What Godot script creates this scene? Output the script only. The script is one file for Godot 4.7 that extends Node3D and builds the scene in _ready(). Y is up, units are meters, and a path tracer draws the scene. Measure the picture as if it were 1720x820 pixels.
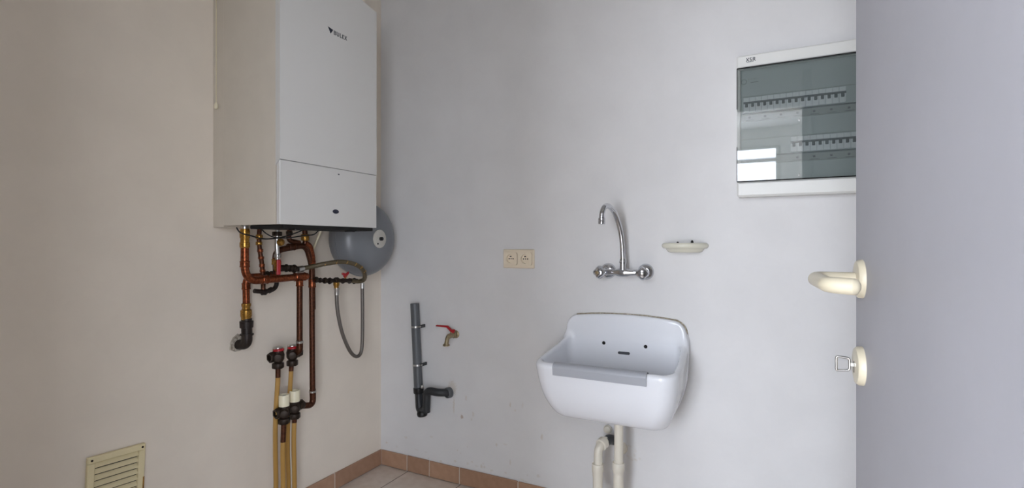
extends Node3D
# Utility room seen through its doorway. The corner of the left wall (x = 0) and the back wall (z = 0) is the origin; y is up, metres.

const ROOM_X := 2.35
const ROOM_Z := 1.95
const ROOM_H := 2.55

class Shape:
	var v := PackedVector3Array()
	var n := PackedVector3Array()
	var uv := PackedVector2Array()
	var has_uv := false
	func tri(a: Vector3, b: Vector3, c: Vector3, na: Vector3, nb: Vector3, nc: Vector3) -> void:
		if (b - a).cross(c - a).dot(na + nb + nc) > 0.0:
			v.append_array([a, c, b]); n.append_array([na, nc, nb])
		else:
			v.append_array([a, b, c]); n.append_array([na, nb, nc])
	func flat(a: Vector3, b: Vector3, c: Vector3, out_from: Vector3) -> void:
		var m := (b - a).cross(c - a)
		if m.length() < 1e-12:
			return
		m = m.normalized()
		if m.dot((a + b + c) / 3.0 - out_from) < 0.0:
			m = -m
		tri(a, b, c, m, m, m)
	func quad(a: Vector3, b: Vector3, c: Vector3, d: Vector3, m: Vector3) -> void:
		tri(a, b, c, m, m, m); tri(a, c, d, m, m, m)
	func quadn(a: Vector3, b: Vector3, c: Vector3, d: Vector3, na: Vector3, nb: Vector3, nc: Vector3, nd: Vector3) -> void:
		tri(a, b, c, na, nb, nc); tri(a, c, d, na, nc, nd)
	func mesh() -> ArrayMesh:
		var arr := []
		arr.resize(Mesh.ARRAY_MAX)
		arr[Mesh.ARRAY_VERTEX] = v
		arr[Mesh.ARRAY_NORMAL] = n
		if has_uv:
			arr[Mesh.ARRAY_TEX_UV2] = uv
		var m := ArrayMesh.new()
		m.add_surface_from_arrays(Mesh.PRIMITIVE_TRIANGLES, arr)
		return m

# ---------------------------------------------------------------- shape helpers
func add_box(s: Shape, lo: Vector3, hi: Vector3, bev := 0.0, t := Transform3D()) -> void:
	var c := (lo + hi) / 2.0
	var h := (hi - lo) / 2.0
	bev = minf(bev, minf(h.x, minf(h.y, h.z)) * 0.9)
	var mid := t * c
	for ax in 3:
		var a1 := (ax + 1) % 3
		var a2 := (ax + 2) % 3
		for sg in [-1.0, 1.0]:
			var p := []
			for k in [[-1, -1], [1, -1], [1, 1], [-1, 1]]:
				var q := Vector3.ZERO
				q[ax] = sg * h[ax]; q[a1] = k[0] * (h[a1] - bev); q[a2] = k[1] * (h[a2] - bev)
				p.append(t * (c + q))
			s.flat(p[0], p[1], p[2], mid); s.flat(p[0], p[2], p[3], mid)
	if bev <= 0.0:
		return
	for ax in 3:                       # bevelled edges run along axis ax
		var a1 := (ax + 1) % 3
		var a2 := (ax + 2) % 3
		for k in [[-1, -1], [1, -1], [1, 1], [-1, 1]]:
			var e := []
			for w in [[-1, 0], [1, 0], [1, 1], [-1, 1]]:
				var q := Vector3.ZERO
				q[ax] = w[0] * (h[ax] - bev)
				q[a1] = k[0] * (h[a1] - (bev if w[1] == 1 else 0.0))
				q[a2] = k[1] * (h[a2] - (0.0 if w[1] == 1 else bev))
				e.append(t * (c + q))
			s.flat(e[0], e[1], e[2], mid); s.flat(e[0], e[2], e[3], mid)
	for sx in [-1, 1]:
		for sy in [-1, 1]:
			for sz in [-1, 1]:
				var g := Vector3(sx, sy, sz)
				s.flat(t * (c + g * Vector3(h.x, h.y - bev, h.z - bev)), t * (c + g * Vector3(h.x - bev, h.y, h.z - bev)), t * (c + g * Vector3(h.x - bev, h.y - bev, h.z)), mid)

func box(lo: Vector3, hi: Vector3, bev := 0.0, t := Transform3D()) -> Shape:
	var s := Shape.new()
	add_box(s, lo, hi, bev, t)
	return s

func bends(pts: Array, r: float, steps := 6) -> PackedVector3Array:    # rounds the corners of a path
	var out := PackedVector3Array()
	out.append(pts[0])
	for i in range(1, pts.size() - 1):
		var p: Vector3 = pts[i]
		var a: Vector3 = pts[i - 1] - p
		var b: Vector3 = pts[i + 1] - p
		var k := minf(r, minf(a.length(), b.length()) * 0.48)
		var p0 := p + a.normalized() * k
		var p2 := p + b.normalized() * k
		for j in steps + 1:
			var u := float(j) / steps
			out.append(p0.lerp(p, u).lerp(p.lerp(p2, u), u))
	out.append(pts[-1])
	return out

func curve(pts: Array, steps := 8) -> PackedVector3Array:              # smooth path through points
	var out := PackedVector3Array()
	for i in pts.size() - 1:
		var a: Vector3 = pts[maxi(i - 1, 0)]
		var b: Vector3 = pts[i]
		var c: Vector3 = pts[i + 1]
		var d: Vector3 = pts[mini(i + 2, pts.size() - 1)]
		for j in steps:
			out.append(b.cubic_interpolate(c, a, d, float(j) / steps))
	out.append(pts[-1])
	return out

func add_tube(s: Shape, path: PackedVector3Array, rad, sides := 16, caps := true, ripple := 0.0) -> void:
	var m := path.size()
	var rings := []
	var nors := []
	var up := Vector3.UP
	var t0 := (path[1] - path[0]).normalized()
	if absf(t0.dot(up)) > 0.9:
		up = Vector3.RIGHT
	var side := t0.cross(up).normalized()
	for i in m:
		var t := (path[mini(i + 1, m - 1)] - path[maxi(i - 1, 0)]).normalized()
		side = (side - t * side.dot(t)).normalized()
		var other := t.cross(side)
		var r: float = rad[i] if rad is Array or rad is PackedFloat32Array else rad
		var ring := []
		var nr := []
		for k in sides + 1:
			var an := TAU * k / sides
			var d := side * cos(an) + other * sin(an)
			ring.append(path[i] + d * (r + ripple * sin(i * 2.1 + k * PI)))
			nr.append(d)
		rings.append(ring); nors.append(nr)
	for i in m - 1:
		for k in sides:
			s.quadn(rings[i][k], rings[i][k + 1], rings[i + 1][k + 1], rings[i + 1][k], nors[i][k], nors[i][k + 1], nors[i + 1][k + 1], nors[i + 1][k])
	if caps:
		var ta := (path[0] - path[1]).normalized()
		var tb := (path[m - 1] - path[m - 2]).normalized()
		for k in sides:
			s.tri(path[0], rings[0][k], rings[0][k + 1], ta, ta, ta)
			s.tri(path[m - 1], rings[m - 1][k], rings[m - 1][k + 1], tb, tb, tb)

func tube(path: PackedVector3Array, rad, sides := 16, caps := true, ripple := 0.0) -> Shape:
	var s := Shape.new()
	add_tube(s, path, rad, sides, caps, ripple)
	return s

func frame_to(at: Vector3, axis: Vector3) -> Transform3D:              # local y runs along axis
	var y := axis.normalized()
	var x := y.cross(Vector3.FORWARD if absf(y.z) < 0.9 else Vector3.RIGHT).normalized()
	return Transform3D(Basis(x, y, x.cross(y)), at)

func add_lathe(s: Shape, prof: Array, at: Vector3, axis: Vector3, sides := 24, stretch := Vector2.ONE, lobes := 0, lobe := 0.0) -> void:
	# prof: [radius, height] pairs from one end to the other; sharp corners keep flat facets
	var t := frame_to(at, axis)
	for i in prof.size() - 1:
		var r0: float = prof[i][0]
		var h0: float = prof[i][1]
		var r1: float = prof[i + 1][0]
		var h1: float = prof[i + 1][1]
		var sl := Vector2(h1 - h0, r0 - r1)
		if sl.length() < 1e-9:
			continue
		sl = sl.normalized()
		var n0 := sl
		var n1 := sl
		if i > 0:
			var q := Vector2(prof[i][1] - prof[i - 1][1], prof[i - 1][0] - prof[i][0]).normalized()
			if q.dot(sl) > 0.75:
				n0 = (q + sl).normalized()
		if i < prof.size() - 2:
			var q := Vector2(prof[i + 2][1] - prof[i + 1][1], prof[i + 1][0] - prof[i + 2][0]).normalized()
			if q.dot(sl) > 0.75:
				n1 = (q + sl).normalized()
		for k in sides:
			var p := []
			var nn := []
			for w in [[k, r0, h0, n0], [k + 1, r0, h0, n0], [k + 1, r1, h1, n1], [k, r1, h1, n1]]:
				var an: float = TAU * w[0] / sides
				var rr: float = w[1] * (1.0 + lobe * cos(an * lobes))
				p.append(t * Vector3(cos(an) * rr * stretch.x, w[2], sin(an) * rr * stretch.y))
				nn.append((t.basis * Vector3(cos(an) * w[3].x / stretch.x, w[3].y, sin(an) * w[3].x / stretch.y)).normalized())
			s.quadn(p[0], p[1], p[2], p[3], nn[0], nn[1], nn[2], nn[3])

func lathe(prof: Array, at: Vector3, axis: Vector3, sides := 24, stretch := Vector2.ONE, lobes := 0, lobe := 0.0) -> Shape:
	var s := Shape.new()
	add_lathe(s, prof, at, axis, sides, stretch, lobes, lobe)
	return s

func rounded_cylinder(r: float, h0: float, h1: float, b: float) -> Array:
	return [[0.0, h0], [r - b, h0], [r - b * 0.3, h0 + b * 0.3], [r, h0 + b], [r, h1 - b], [r - b * 0.3, h1 - b * 0.3], [r - b, h1], [0.0, h1]]

func extrude(poly: PackedVector2Array, d0: float, d1: float, t: Transform3D, bev := 0.0) -> Shape:
	# polygon in local x, y pushed along local z
	var s := Shape.new()
	var inner := poly
	if bev > 0.0:
		var o := Geometry2D.offset_polygon(poly, -bev, Geometry2D.JOIN_MITER)
		if o.size() > 0 and o[0].size() == poly.size():
			inner = o[0]
			var best := 0
			for i in inner.size():
				if inner[i].distance_squared_to(poly[0]) < inner[best].distance_squared_to(poly[0]):
					best = i
			var q := PackedVector2Array()
			for i in inner.size():
				q.append(inner[(best + i) % inner.size()])
			inner = q
		else:
			bev = 0.0
	var tris := Geometry2D.triangulate_polygon(inner)
	for w in [[d0, -1.0], [d1, 1.0]]:
		var nn: Vector3 = (t.basis * Vector3(0, 0, w[1])).normalized()
		for i in range(0, tris.size(), 3):
			s.tri(t * Vector3(inner[tris[i]].x, inner[tris[i]].y, w[0]), t * Vector3(inner[tris[i + 1]].x, inner[tris[i + 1]].y, w[0]), t * Vector3(inner[tris[i + 2]].x, inner[tris[i + 2]].y, w[0]), nn, nn, nn)
	var turn := -1.0 if Geometry2D.is_polygon_clockwise(poly) else 1.0
	for i in poly.size():
		var j := (i + 1) % poly.size()
		var e := (poly[j] - poly[i]).normalized()
		var nn := (t.basis * Vector3(e.y, -e.x, 0) * turn).normalized()
		var lo := d0 + bev
		var hi := d1 - bev
		s.quad(t * Vector3(poly[i].x, poly[i].y, lo), t * Vector3(poly[j].x, poly[j].y, lo), t * Vector3(poly[j].x, poly[j].y, hi), t * Vector3(poly[i].x, poly[i].y, hi), nn)
		if bev > 0.0:
			for w in [[lo, d0, -1.0], [hi, d1, 1.0]]:
				var bn: Vector3 = (nn + (t.basis * Vector3(0, 0, w[2])).normalized()).normalized()
				s.quad(t * Vector3(poly[i].x, poly[i].y, w[0]), t * Vector3(poly[j].x, poly[j].y, w[0]), t * Vector3(inner[j].x, inner[j].y, w[1]), t * Vector3(inner[i].x, inner[i].y, w[1]), bn)
	return s

func smin(a: float, b: float, k: float) -> float:
	var h := clampf(0.5 + 0.5 * (b - a) / k, 0.0, 1.0)
	return lerpf(b, a, h) - k * h * (1.0 - h)

func smax(a: float, b: float, k: float) -> float:
	return -smin(-a, -b, k)

func surface_net(field: Callable, lo: Vector3, hi: Vector3, cell: float) -> Shape:
	var s := Shape.new()
	var B := 5                                                   # blocks of cells; blocks far from the surface are left out
	var nx := int(ceil((hi.x - lo.x) / (cell * B))) * B
	var ny := int(ceil((hi.y - lo.y) / (cell * B))) * B
	var nz := int(ceil((hi.z - lo.z) / (cell * B))) * B
	var val := {}
	var sx := nx + 2
	var sxy := (nx + 2) * (ny + 2)
	for bz in nz / B:
		for by in ny / B:
			for bx in nx / B:
				var mid := lo + Vector3(bx + 0.5, by + 0.5, bz + 0.5) * cell * B
				if absf(field.call(mid)) > cell * B * 1.5:
					continue
				for k in range(bz * B, bz * B + B + 1):
					for j in range(by * B, by * B + B + 1):
						for i in range(bx * B, bx * B + B + 1):
							var key := i + j * sx + k * sxy
							if not val.has(key):
								val[key] = field.call(lo + Vector3(i, j, k) * cell)
	var vert := {}
	var nor := {}
	var off := [0, 1, sx, sx + 1, sxy, sxy + 1, sxy + sx, sxy + sx + 1]
	var edges := [[0, 1], [2, 3], [4, 5], [6, 7], [0, 2], [1, 3], [4, 6], [5, 7], [0, 4], [1, 5], [2, 6], [3, 7]]
	for key in val:
		var d := []
		var inside := 0
		var whole := true
		for o in off:
			if not val.has(key + o):
				whole = false
				break
			d.append(val[key + o])
			if d[-1] < 0.0:
				inside += 1
		if not whole or inside == 0 or inside == 8:
			continue
		var i: int = key % sx
		var j: int = (key / sx) % (ny + 2)
		var k: int = key / sxy
		var sum := Vector3.ZERO
		var cnt := 0
		for e in edges:
			var a: float = d[e[0]]
			var b: float = d[e[1]]
			if (a < 0.0) != (b < 0.0):
				var u := a / (a - b)
				var pa := Vector3(e[0] & 1, (e[0] >> 1) & 1, (e[0] >> 2) & 1)
				var pb := Vector3(e[1] & 1, (e[1] >> 1) & 1, (e[1] >> 2) & 1)
				sum += pa.lerp(pb, u)
				cnt += 1
		var p := lo + (Vector3(i, j, k) + sum / cnt) * cell
		vert[key] = p
		var h := cell * 0.5
		nor[key] = Vector3(field.call(p + Vector3(h, 0, 0)) - field.call(p - Vector3(h, 0, 0)), field.call(p + Vector3(0, h, 0)) - field.call(p - Vector3(0, h, 0)), field.call(p + Vector3(0, 0, h)) - field.call(p - Vector3(0, 0, h))).normalized()
	for key in vert:
		for w in [[1, sx, sxy], [sx, 1, sxy], [sxy, 1, sx]]:
			if not val.has(key + w[0]) or (val[key] < 0.0) == (val[key + w[0]] < 0.0):
				continue
			var a: int = key
			var b: int = key - w[1]
			var c: int = key - w[1] - w[2]
			var e: int = key - w[2]
			if vert.has(b) and vert.has(c) and vert.has(e):
				s.quadn(vert[a], vert[b], vert[c], vert[e], nor[a], nor[b], nor[c], nor[e])
	return s

# ---------------------------------------------------------------- scene helpers
var taken := {}
func numbered(called: String) -> String:
	taken[called] = taken.get(called, -1) + 1
	return called if taken[called] == 0 else "%s_%03d" % [called, taken[called]]

func tag(o: Node3D, label: String, category: String, group := "", kind := "") -> Node3D:
	o.set_meta("label", label)
	o.set_meta("category", category)
	if group != "":
		o.set_meta("group", group)
	if kind != "":
		o.set_meta("kind", kind)
	return o

func thing(called: String, label: String, category: String, at := Vector3.ZERO, group := "") -> Node3D:
	var o := Node3D.new()
	o.name = numbered(called)
	add_child(o)
	o.position = at
	return tag(o, label, category, group)

func put(called: String, s, m: Material, parent: Node3D, label := "") -> MeshInstance3D:
	var o := MeshInstance3D.new()
	o.name = called
	o.mesh = s.mesh() if s is Shape else s
	o.material_override = m
	parent.add_child(o, true)
	if label != "":
		o.set_meta("label", label)
	return o

func single(called: String, s, m: Material, label: String, category: String, group := "") -> MeshInstance3D:
	var o := put(numbered(called), s, m, self)
	tag(o, label, category, group)
	return o

func setting(called: String, s, m: Material, label: String, category: String) -> MeshInstance3D:
	var o := put(called, s, m, self)
	tag(o, label, category, "", "structure")
	return o

func noise_image(rng_seed: int, freq: float, lo: Color, hi: Color, size := 256, octaves := 4, stretch := 1.0) -> ImageTexture:
	var f := FastNoiseLite.new()
	f.seed = rng_seed
	f.frequency = freq
	f.noise_type = FastNoiseLite.TYPE_SIMPLEX_SMOOTH
	f.fractal_octaves = octaves
	var g := f.get_seamless_image(size, size)
	var im := Image.create(size, size, false, Image.FORMAT_RGB8)
	for y in size:
		for x in size:
			im.set_pixel(x, y, lo.lerp(hi, g.get_pixel(x, int(y * stretch) % size).r))
	return ImageTexture.create_from_image(im)

func mat(called: String, c: Color, rough := 0.5, metal := 0.0) -> StandardMaterial3D:
	var m := StandardMaterial3D.new()
	m.resource_name = called
	m.albedo_color = c
	m.roughness = rough
	m.metallic = metal
	return m

func grained(m: StandardMaterial3D, tex: Texture2D, scale: float, relief: Texture2D = null, depth := 0.0) -> StandardMaterial3D:
	m.uv1_triplanar = true
	m.uv1_world_triplanar = true
	m.uv1_scale = Vector3.ONE * scale
	if tex:
		m.albedo_texture = tex
	if relief:
		m.heightmap_enabled = true
		m.heightmap_texture = relief
		m.heightmap_scale = depth
	return m

func rgb(r: int, g: int, b: int) -> Color:
	return Color8(r, g, b)

func turned_text(words: String, size: float, italic := false, weight := 400) -> TextMesh:
	var t := TextMesh.new()
	var f := SystemFont.new()
	f.font_names = PackedStringArray(["Droid Sans"])
	f.font_italic = italic
	f.font_weight = weight
	t.font = f
	t.text = words
	t.font_size = 64
	t.pixel_size = size / 46.0
	t.depth = 0.0006
	t.horizontal_alignment = HORIZONTAL_ALIGNMENT_LEFT
	t.vertical_alignment = VERTICAL_ALIGNMENT_CENTER
	return t

var M := {}
const TO_LEFT_WALL := Basis(Vector3(0, 0, -1), Vector3(0, 1, 0), Vector3(1, 0, 0))   # local z looks out of the left wall

func _ready() -> void:
	# ---- camera
	var cam := Camera3D.new()
	cam.name = "camera"
	add_child(cam)
	cam.position = Vector3(1.795, 1.115, 2.031)
	cam.rotation_degrees = Vector3(0, 27.3, 0)
	cam.fov = 50.37
	cam.near = 0.02
	cam.current = true
	# ---- sky and exposure
	var env := Environment.new()
	env.background_mode = Environment.BG_SKY
	var sky := Sky.new()
	var sm := ProceduralSkyMaterial.new()
	sm.sky_top_color = Color(0.72, 0.80, 0.92)
	sm.sky_horizon_color = Color(0.92, 0.94, 0.97)
	sm.ground_bottom_color = Color(0.55, 0.55, 0.54)
	sm.ground_horizon_color = Color(0.80, 0.81, 0.82)
	sm.energy_multiplier = 6.0
	sky.sky_material = sm
	env.sky = sky
	env.tonemap_mode = Environment.TONE_MAPPER_LINEAR
	env.tonemap_exposure = 1.0
	env.sdfgi_enabled = true
	env.ssao_enabled = true
	env.ssil_enabled = true
	var we := WorldEnvironment.new()
	we.name = "environment"
	we.environment = env
	add_child(we)
	# ---- daylight entering by the hall window behind the camera
	for w in [["daylight_end", Vector2(1.30, 1.97), Vector3(1.10, 1.135, 5.17), 0.0, 12.6], ["daylight_top", Vector2(1.30, 0.11), Vector3(1.10, 2.225, 5.17), 0.0, 0.7], ["daylight_right", Vector2(1.9, 2.0), Vector3(2.87, 1.25, 3.75), 90.0, 8.2], ["daylight_left", Vector2(1.9, 2.0), Vector3(-0.67, 1.25, 3.75), -90.0, 3.0]]:
		var day := AreaLight3D.new()
		day.name = w[0]
		day.area_size = w[1]
		day.position = w[2]
		day.rotation_degrees.y = w[3]
		day.light_color = Color(0.92, 0.95, 1.0)
		day.light_energy = w[4]
		day.shadow_enabled = true
		day.area_range = 12.0
		add_child(day)
	make_materials()
	room()
	boiler()
	vessel()
	board()
	sink()
	door()
	pipework()
	taps()
	standpipe()
	small_fittings()

func make_materials() -> void:
	var mottle := noise_image(3, 0.012, Color(0.975, 0.975, 0.975), Color(1, 1, 1), 256, 4)
	var fine := noise_image(5, 0.05, Color(0.30, 0.30, 0.30), Color(0.70, 0.70, 0.70), 256, 5)
	var tile_tex := noise_image(7, 0.02, Color(0.93, 0.91, 0.89), Color(1, 1, 1), 256, 4)
	var patina := noise_image(9, 0.03, Color(0.5, 0.46, 0.43), Color(1, 1, 1), 256, 5)
	M.wall = grained(mat("painted plaster", rgb(226, 224, 223), 0.85), mottle, 1.1)
	M.wall_left = grained(mat("painted plaster left", rgb(237, 225, 209), 0.85), mottle, 1.1)
	M.hall = mat("hall paint", rgb(222, 220, 216), 0.9)
	M.ceiling = mat("ceiling paint", rgb(232, 231, 229), 0.9)
	M.tile = grained(mat("floor tile", rgb(226, 214, 202), 0.35), tile_tex, 3.0)
	M.skirt = grained(mat("skirting tile", rgb(180, 144, 118), 0.45), tile_tex, 4.0)
	M.skirt2 = grained(mat("skirting tile darker", rgb(170, 134, 109), 0.45), tile_tex, 5.0)
	M.grout = mat("white grout", rgb(214, 206, 196), 0.9)
	M.floor_grout = mat("floor grout", rgb(78, 62, 50), 0.9)
	M.boiler = grained(mat("enamelled steel cream", rgb(214, 204, 189), 0.35), mottle, 2.0)
	M.boiler_front = mat("enamelled steel white", rgb(209, 206, 201), 0.35)
	M.ink = mat("dark blue print", rgb(22, 24, 44), 0.5)
	M.ink_grey = mat("grey print", rgb(70, 72, 76), 0.6)
	M.black = mat("black plastic", rgb(24, 24, 25), 0.4)
	M.rubber = mat("dark rubber", rgb(42, 44, 47), 0.45)
	M.iron = grained(mat("black iron", rgb(48, 34, 28), 0.5, 0.2), patina, 20.0)
	M.dark_fitting = grained(mat("tarnished fitting", rgb(66, 52, 40), 0.5, 0.5), patina, 30.0)
	M.copper = grained(mat("copper", rgb(168, 94, 60), 0.34, 0.85), patina, 12.0)
	M.copper_dark = grained(mat("tarnished copper", rgb(104, 62, 40), 0.42, 0.7), patina, 14.0)
	M.brass = grained(mat("brass", rgb(214, 166, 84), 0.3, 0.9), patina, 25.0)
	M.brass_dull = grained(mat("dull brass", rgb(204, 188, 150), 0.42, 0.5), patina, 25.0)
	M.yellow = grained(mat("yellow pipe sleeve", rgb(178, 136, 68), 0.5), mottle, 6.0)
	M.cream = mat("cream plastic", rgb(232, 222, 192), 0.3)
	M.handle = mat("cream handle plastic", rgb(206, 197, 174), 0.3)
	M.dish = mat("cream glazed ceramic", rgb(224, 220, 202), 0.2)
	M.ivory = mat("ivory plastic", rgb(226, 219, 204), 0.35)
	M.socket = mat("beige plastic", rgb(238, 223, 199), 0.4)
	M.hole = mat("dark hole", rgb(20, 18, 16), 0.9)
	M.red = mat("red plastic", rgb(168, 24, 32), 0.4)
	M.vessel = grained(mat("grey enamel", rgb(122, 124, 128), 0.32), mottle, 2.0)
	M.plate = grained(mat("paper label", rgb(206, 204, 196), 0.5, 0.1), tile_tex, 30.0)
	M.hose = grained(mat("braided hose", rgb(122, 110, 84), 0.5, 0.3), patina, 60.0)
	M.steel_hose = grained(mat("braided steel hose", rgb(150, 146, 140), 0.42, 0.55), patina, 80.0)
	M.chrome = mat("chrome", rgb(205, 206, 210), 0.12, 1.0)
	M.steel = mat("steel", rgb(186, 184, 180), 0.3, 1.0)
	M.ceramic = mat("white ceramic", rgb(236, 237, 241), 0.12)
	M.guard = mat("grey rim guard", rgb(168, 170, 176), 0.45)
	M.sealant = grained(mat("old sealant", rgb(222, 212, 190), 0.6), patina, 9.0)
	M.pipe_grey = mat("grey pvc", rgb(90, 93, 96), 0.4)
	M.door = grained(mat("blue grey door paint", rgb(170, 170, 177), 0.5), mottle, 1.5)
	M.board = mat("board housing", rgb(226, 225, 220), 0.4)
	M.cover = mat("board cover", rgb(172, 181, 179), 0.5)
	M.breaker = mat("breaker", rgb(222, 227, 228), 0.45)
	M.toggle = mat("breaker toggle", rgb(26, 26, 36), 0.4)
	M.strip = mat("label strip", rgb(150, 154, 152), 0.5)
	var g := mat("smoked glass", Color(0.42, 0.47, 0.46, 0.26), 0.02)
	g.transparency = BaseMaterial3D.TRANSPARENCY_ALPHA
	g.metallic_specular = 0.62
	M.smoked = g
	var w := mat("window glass", Color(0.9, 0.95, 0.95, 0.04), 0.0)
	w.transparency = BaseMaterial3D.TRANSPARENCY_ALPHA
	M.glass = w
	M.plaster = grained(mat("bare plaster", rgb(222, 214, 198), 0.95), patina, 12.0)
	M.grille = grained(mat("cream grille", rgb(232, 217, 174), 0.5), mottle, 5.0)
	M.grille_stain = grained(mat("stained grille", rgb(200, 150, 62), 0.5), patina, 6.0)

# ---------------------------------------------------------------- the room
func room() -> void:
	var fl := setting("floor", box(Vector3(0, -0.12, 0), Vector3(ROOM_X, -0.0012, ROOM_Z)), M.floor_grout, "beige tiled floor of the small utility room", "floor")
	var xs := [0.0, 0.1735]
	while xs[-1] < ROOM_X - 0.01:
		xs.append(minf(xs[-1] + 0.3055, ROOM_X))
	var zs := [0.0, 0.3125]
	while zs[-1] < ROOM_Z - 0.01:
		zs.append(minf(zs[-1] + 0.3055, ROOM_Z))
	for i in xs.size() - 1:
		for j in zs.size() - 1:
			put("tile", box(Vector3(xs[i] + 0.002, -0.01, zs[j] + 0.002), Vector3(xs[i + 1] - 0.002, 0, zs[j + 1] - 0.002), 0.001), M.tile, fl)
	setting("ceiling", box(Vector3(-0.15, ROOM_H, -0.15), Vector3(ROOM_X + 0.15, ROOM_H + 0.15, ROOM_Z + 0.12)), M.ceiling, "white ceiling of the utility room", "ceiling")
	wall_back()
	var wl := setting("wall_left", box(Vector3(-0.15, -0.12, -0.15), Vector3(0, ROOM_H, ROOM_Z + 0.12)), M.wall_left, "warm white plaster wall behind the boiler", "wall")
	var hole := Shape.new()
	add_lathe(hole, [[0.0, 0.004], [0.030, 0.004], [0.033, 0.0]], Vector3(0, 0.7447, 0.7818), Vector3.RIGHT, 9, Vector2.ONE, 3, 0.12)
	put("plaster_patch", hole, M.plaster, wl, "bare rough plaster round the pipe hole")
	setting("wall_right", box(Vector3(ROOM_X, -0.12, -0.15), Vector3(ROOM_X + 0.15, ROOM_H, ROOM_Z + 0.12)), M.wall, "white plaster wall behind the open door", "wall")
	var wf := Shape.new()
	add_box(wf, Vector3(0, 0, ROOM_Z), Vector3(1.14, ROOM_H, ROOM_Z + 0.12))
	add_box(wf, Vector3(1.962, 0, ROOM_Z), Vector3(ROOM_X, ROOM_H, ROOM_Z + 0.12))
	add_box(wf, Vector3(1.14, 2.03, ROOM_Z), Vector3(1.962, ROOM_H, ROOM_Z + 0.12))
	setting("wall_front", wf, M.wall, "white wall with the doorway beside the camera", "wall")
	var fr := Shape.new()
	add_box(fr, Vector3(1.115, 0, ROOM_Z - 0.012), Vector3(1.155, 2.045, ROOM_Z + 0.132), 0.002)
	add_box(fr, Vector3(1.950, 0, ROOM_Z - 0.012), Vector3(1.985, 2.045, ROOM_Z + 0.132), 0.002)
	add_box(fr, Vector3(1.155, 2.01, ROOM_Z - 0.012), Vector3(1.950, 2.045, ROOM_Z + 0.132), 0.002)
	setting("trim_1", fr, M.ivory, "ivory door frame round the doorway", "door frame")
	setting("trim_2", box(Vector3(1.115, -0.12, ROOM_Z), Vector3(1.985, 0.004, ROOM_Z + 0.12), 0.001), M.tile, "beige threshold under the doorway", "threshold")
	# skirting tiles
	var bb := setting("baseboard_back", box(Vector3(0.0, 0.006, 0.0), Vector3(ROOM_X, 0.0765, 0.0072)), M.grout, "brown tiled skirting along the back wall", "skirting")
	var cuts := [0.009, 0.172, 0.306, 0.476, 0.780]
	while cuts[-1] < ROOM_X - 0.01:
		cuts.append(minf(cuts[-1] + 0.305, ROOM_X))
	for i in cuts.size() - 1:
		put("tile", box(Vector3(cuts[i] + 0.0016, 0.003, 0.0), Vector3(cuts[i + 1] - 0.0016, 0.078 + 0.0008 * (i % 2), 0.0095 + 0.0006 * (i % 3)), 0.0025), M.skirt if i % 2 == 0 else M.skirt2, bb)
	var bl := setting("baseboard_left", box(Vector3(0.0, 0.006, 0.0), Vector3(0.0072, 0.0765, ROOM_Z)), M.grout, "brown tiled skirting along the left wall", "skirting")
	cuts = [0.0, 0.3135]
	while cuts[-1] < ROOM_Z - 0.01:
		cuts.append(minf(cuts[-1] + 0.305, ROOM_Z))
	for i in cuts.size() - 1:
		put("tile", box(Vector3(0.0, 0.003, cuts[i] + 0.0016), Vector3(0.0095 + 0.0006 * (i % 3), 0.078, cuts[i + 1] - 0.0016), 0.0025), M.skirt2 if i % 2 == 0 else M.skirt, bl)
	# the hall behind the doorway, lit by its window
	var h0 := Vector3(-0.7, 0, ROOM_Z + 0.12)
	var h1 := Vector3(2.9, ROOM_H, 5.2)
	setting("floor_hall", box(Vector3(h0.x, -0.12, h0.z), Vector3(h1.x, 0, h1.z)), M.tile, "beige floor of the hall behind the camera", "floor")
	setting("ceiling_hall", box(Vector3(h0.x - 0.15, ROOM_H, h0.z), Vector3(h1.x + 0.15, ROOM_H + 0.15, h1.z + 0.15)), M.ceiling, "white ceiling of the hall behind the camera", "ceiling")
	for w in [["wall_hall_left", h0.x - 0.15, h0.x, "window_2", "left"], ["wall_hall_right", h1.x, h1.x + 0.15, "window_3", "right"]]:
		var hw := Shape.new()
		add_box(hw, Vector3(w[1], -0.12, h0.z), Vector3(w[2], ROOM_H, 2.75))
		add_box(hw, Vector3(w[1], -0.12, 4.75), Vector3(w[2], ROOM_H, h1.z + 0.15))
		add_box(hw, Vector3(w[1], -0.12, 2.75), Vector3(w[2], 0.20, 4.75))
		add_box(hw, Vector3(w[1], 2.30, 2.75), Vector3(w[2], ROOM_H, 4.75))
		setting(w[0], hw, M.hall, "white %s wall of the hall behind the camera" % w[4], "wall")
		var xm: float = (w[1] + w[2]) / 2
		var sw := setting(w[3], box(Vector3(xm - 0.025, 0.20, 2.75), Vector3(xm + 0.025, 2.30, 2.80), 0.003), M.board, "wide white framed window in the %s hall wall" % w[4], "window")
		put("window_frame", box(Vector3(xm - 0.025, 0.20, 4.70), Vector3(xm + 0.025, 2.30, 4.75), 0.003), M.board, sw)
		for y in [0.20, 2.25]:
			put("window_frame", box(Vector3(xm - 0.025, y, 2.80), Vector3(xm + 0.025, y + 0.05, 4.70), 0.003), M.board, sw)
		put("pane", box(Vector3(xm - 0.002, 0.25, 2.80), Vector3(xm + 0.002, 2.25, 4.70)), M.glass, sw)
	var side := Shape.new()
	add_box(side, Vector3(h0.x, -0.12, h0.z), Vector3(0, ROOM_H, h0.z + 0.1))
	add_box(side, Vector3(ROOM_X, -0.12, h0.z), Vector3(h1.x, ROOM_H, h0.z + 0.1))
	setting("wall_hall_front", side, M.hall, "white hall wall on both sides of the utility room", "wall")
	var end := Shape.new()
	add_box(end, Vector3(h0.x, -0.12, h1.z), Vector3(0.4, ROOM_H, h1.z + 0.15))
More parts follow.
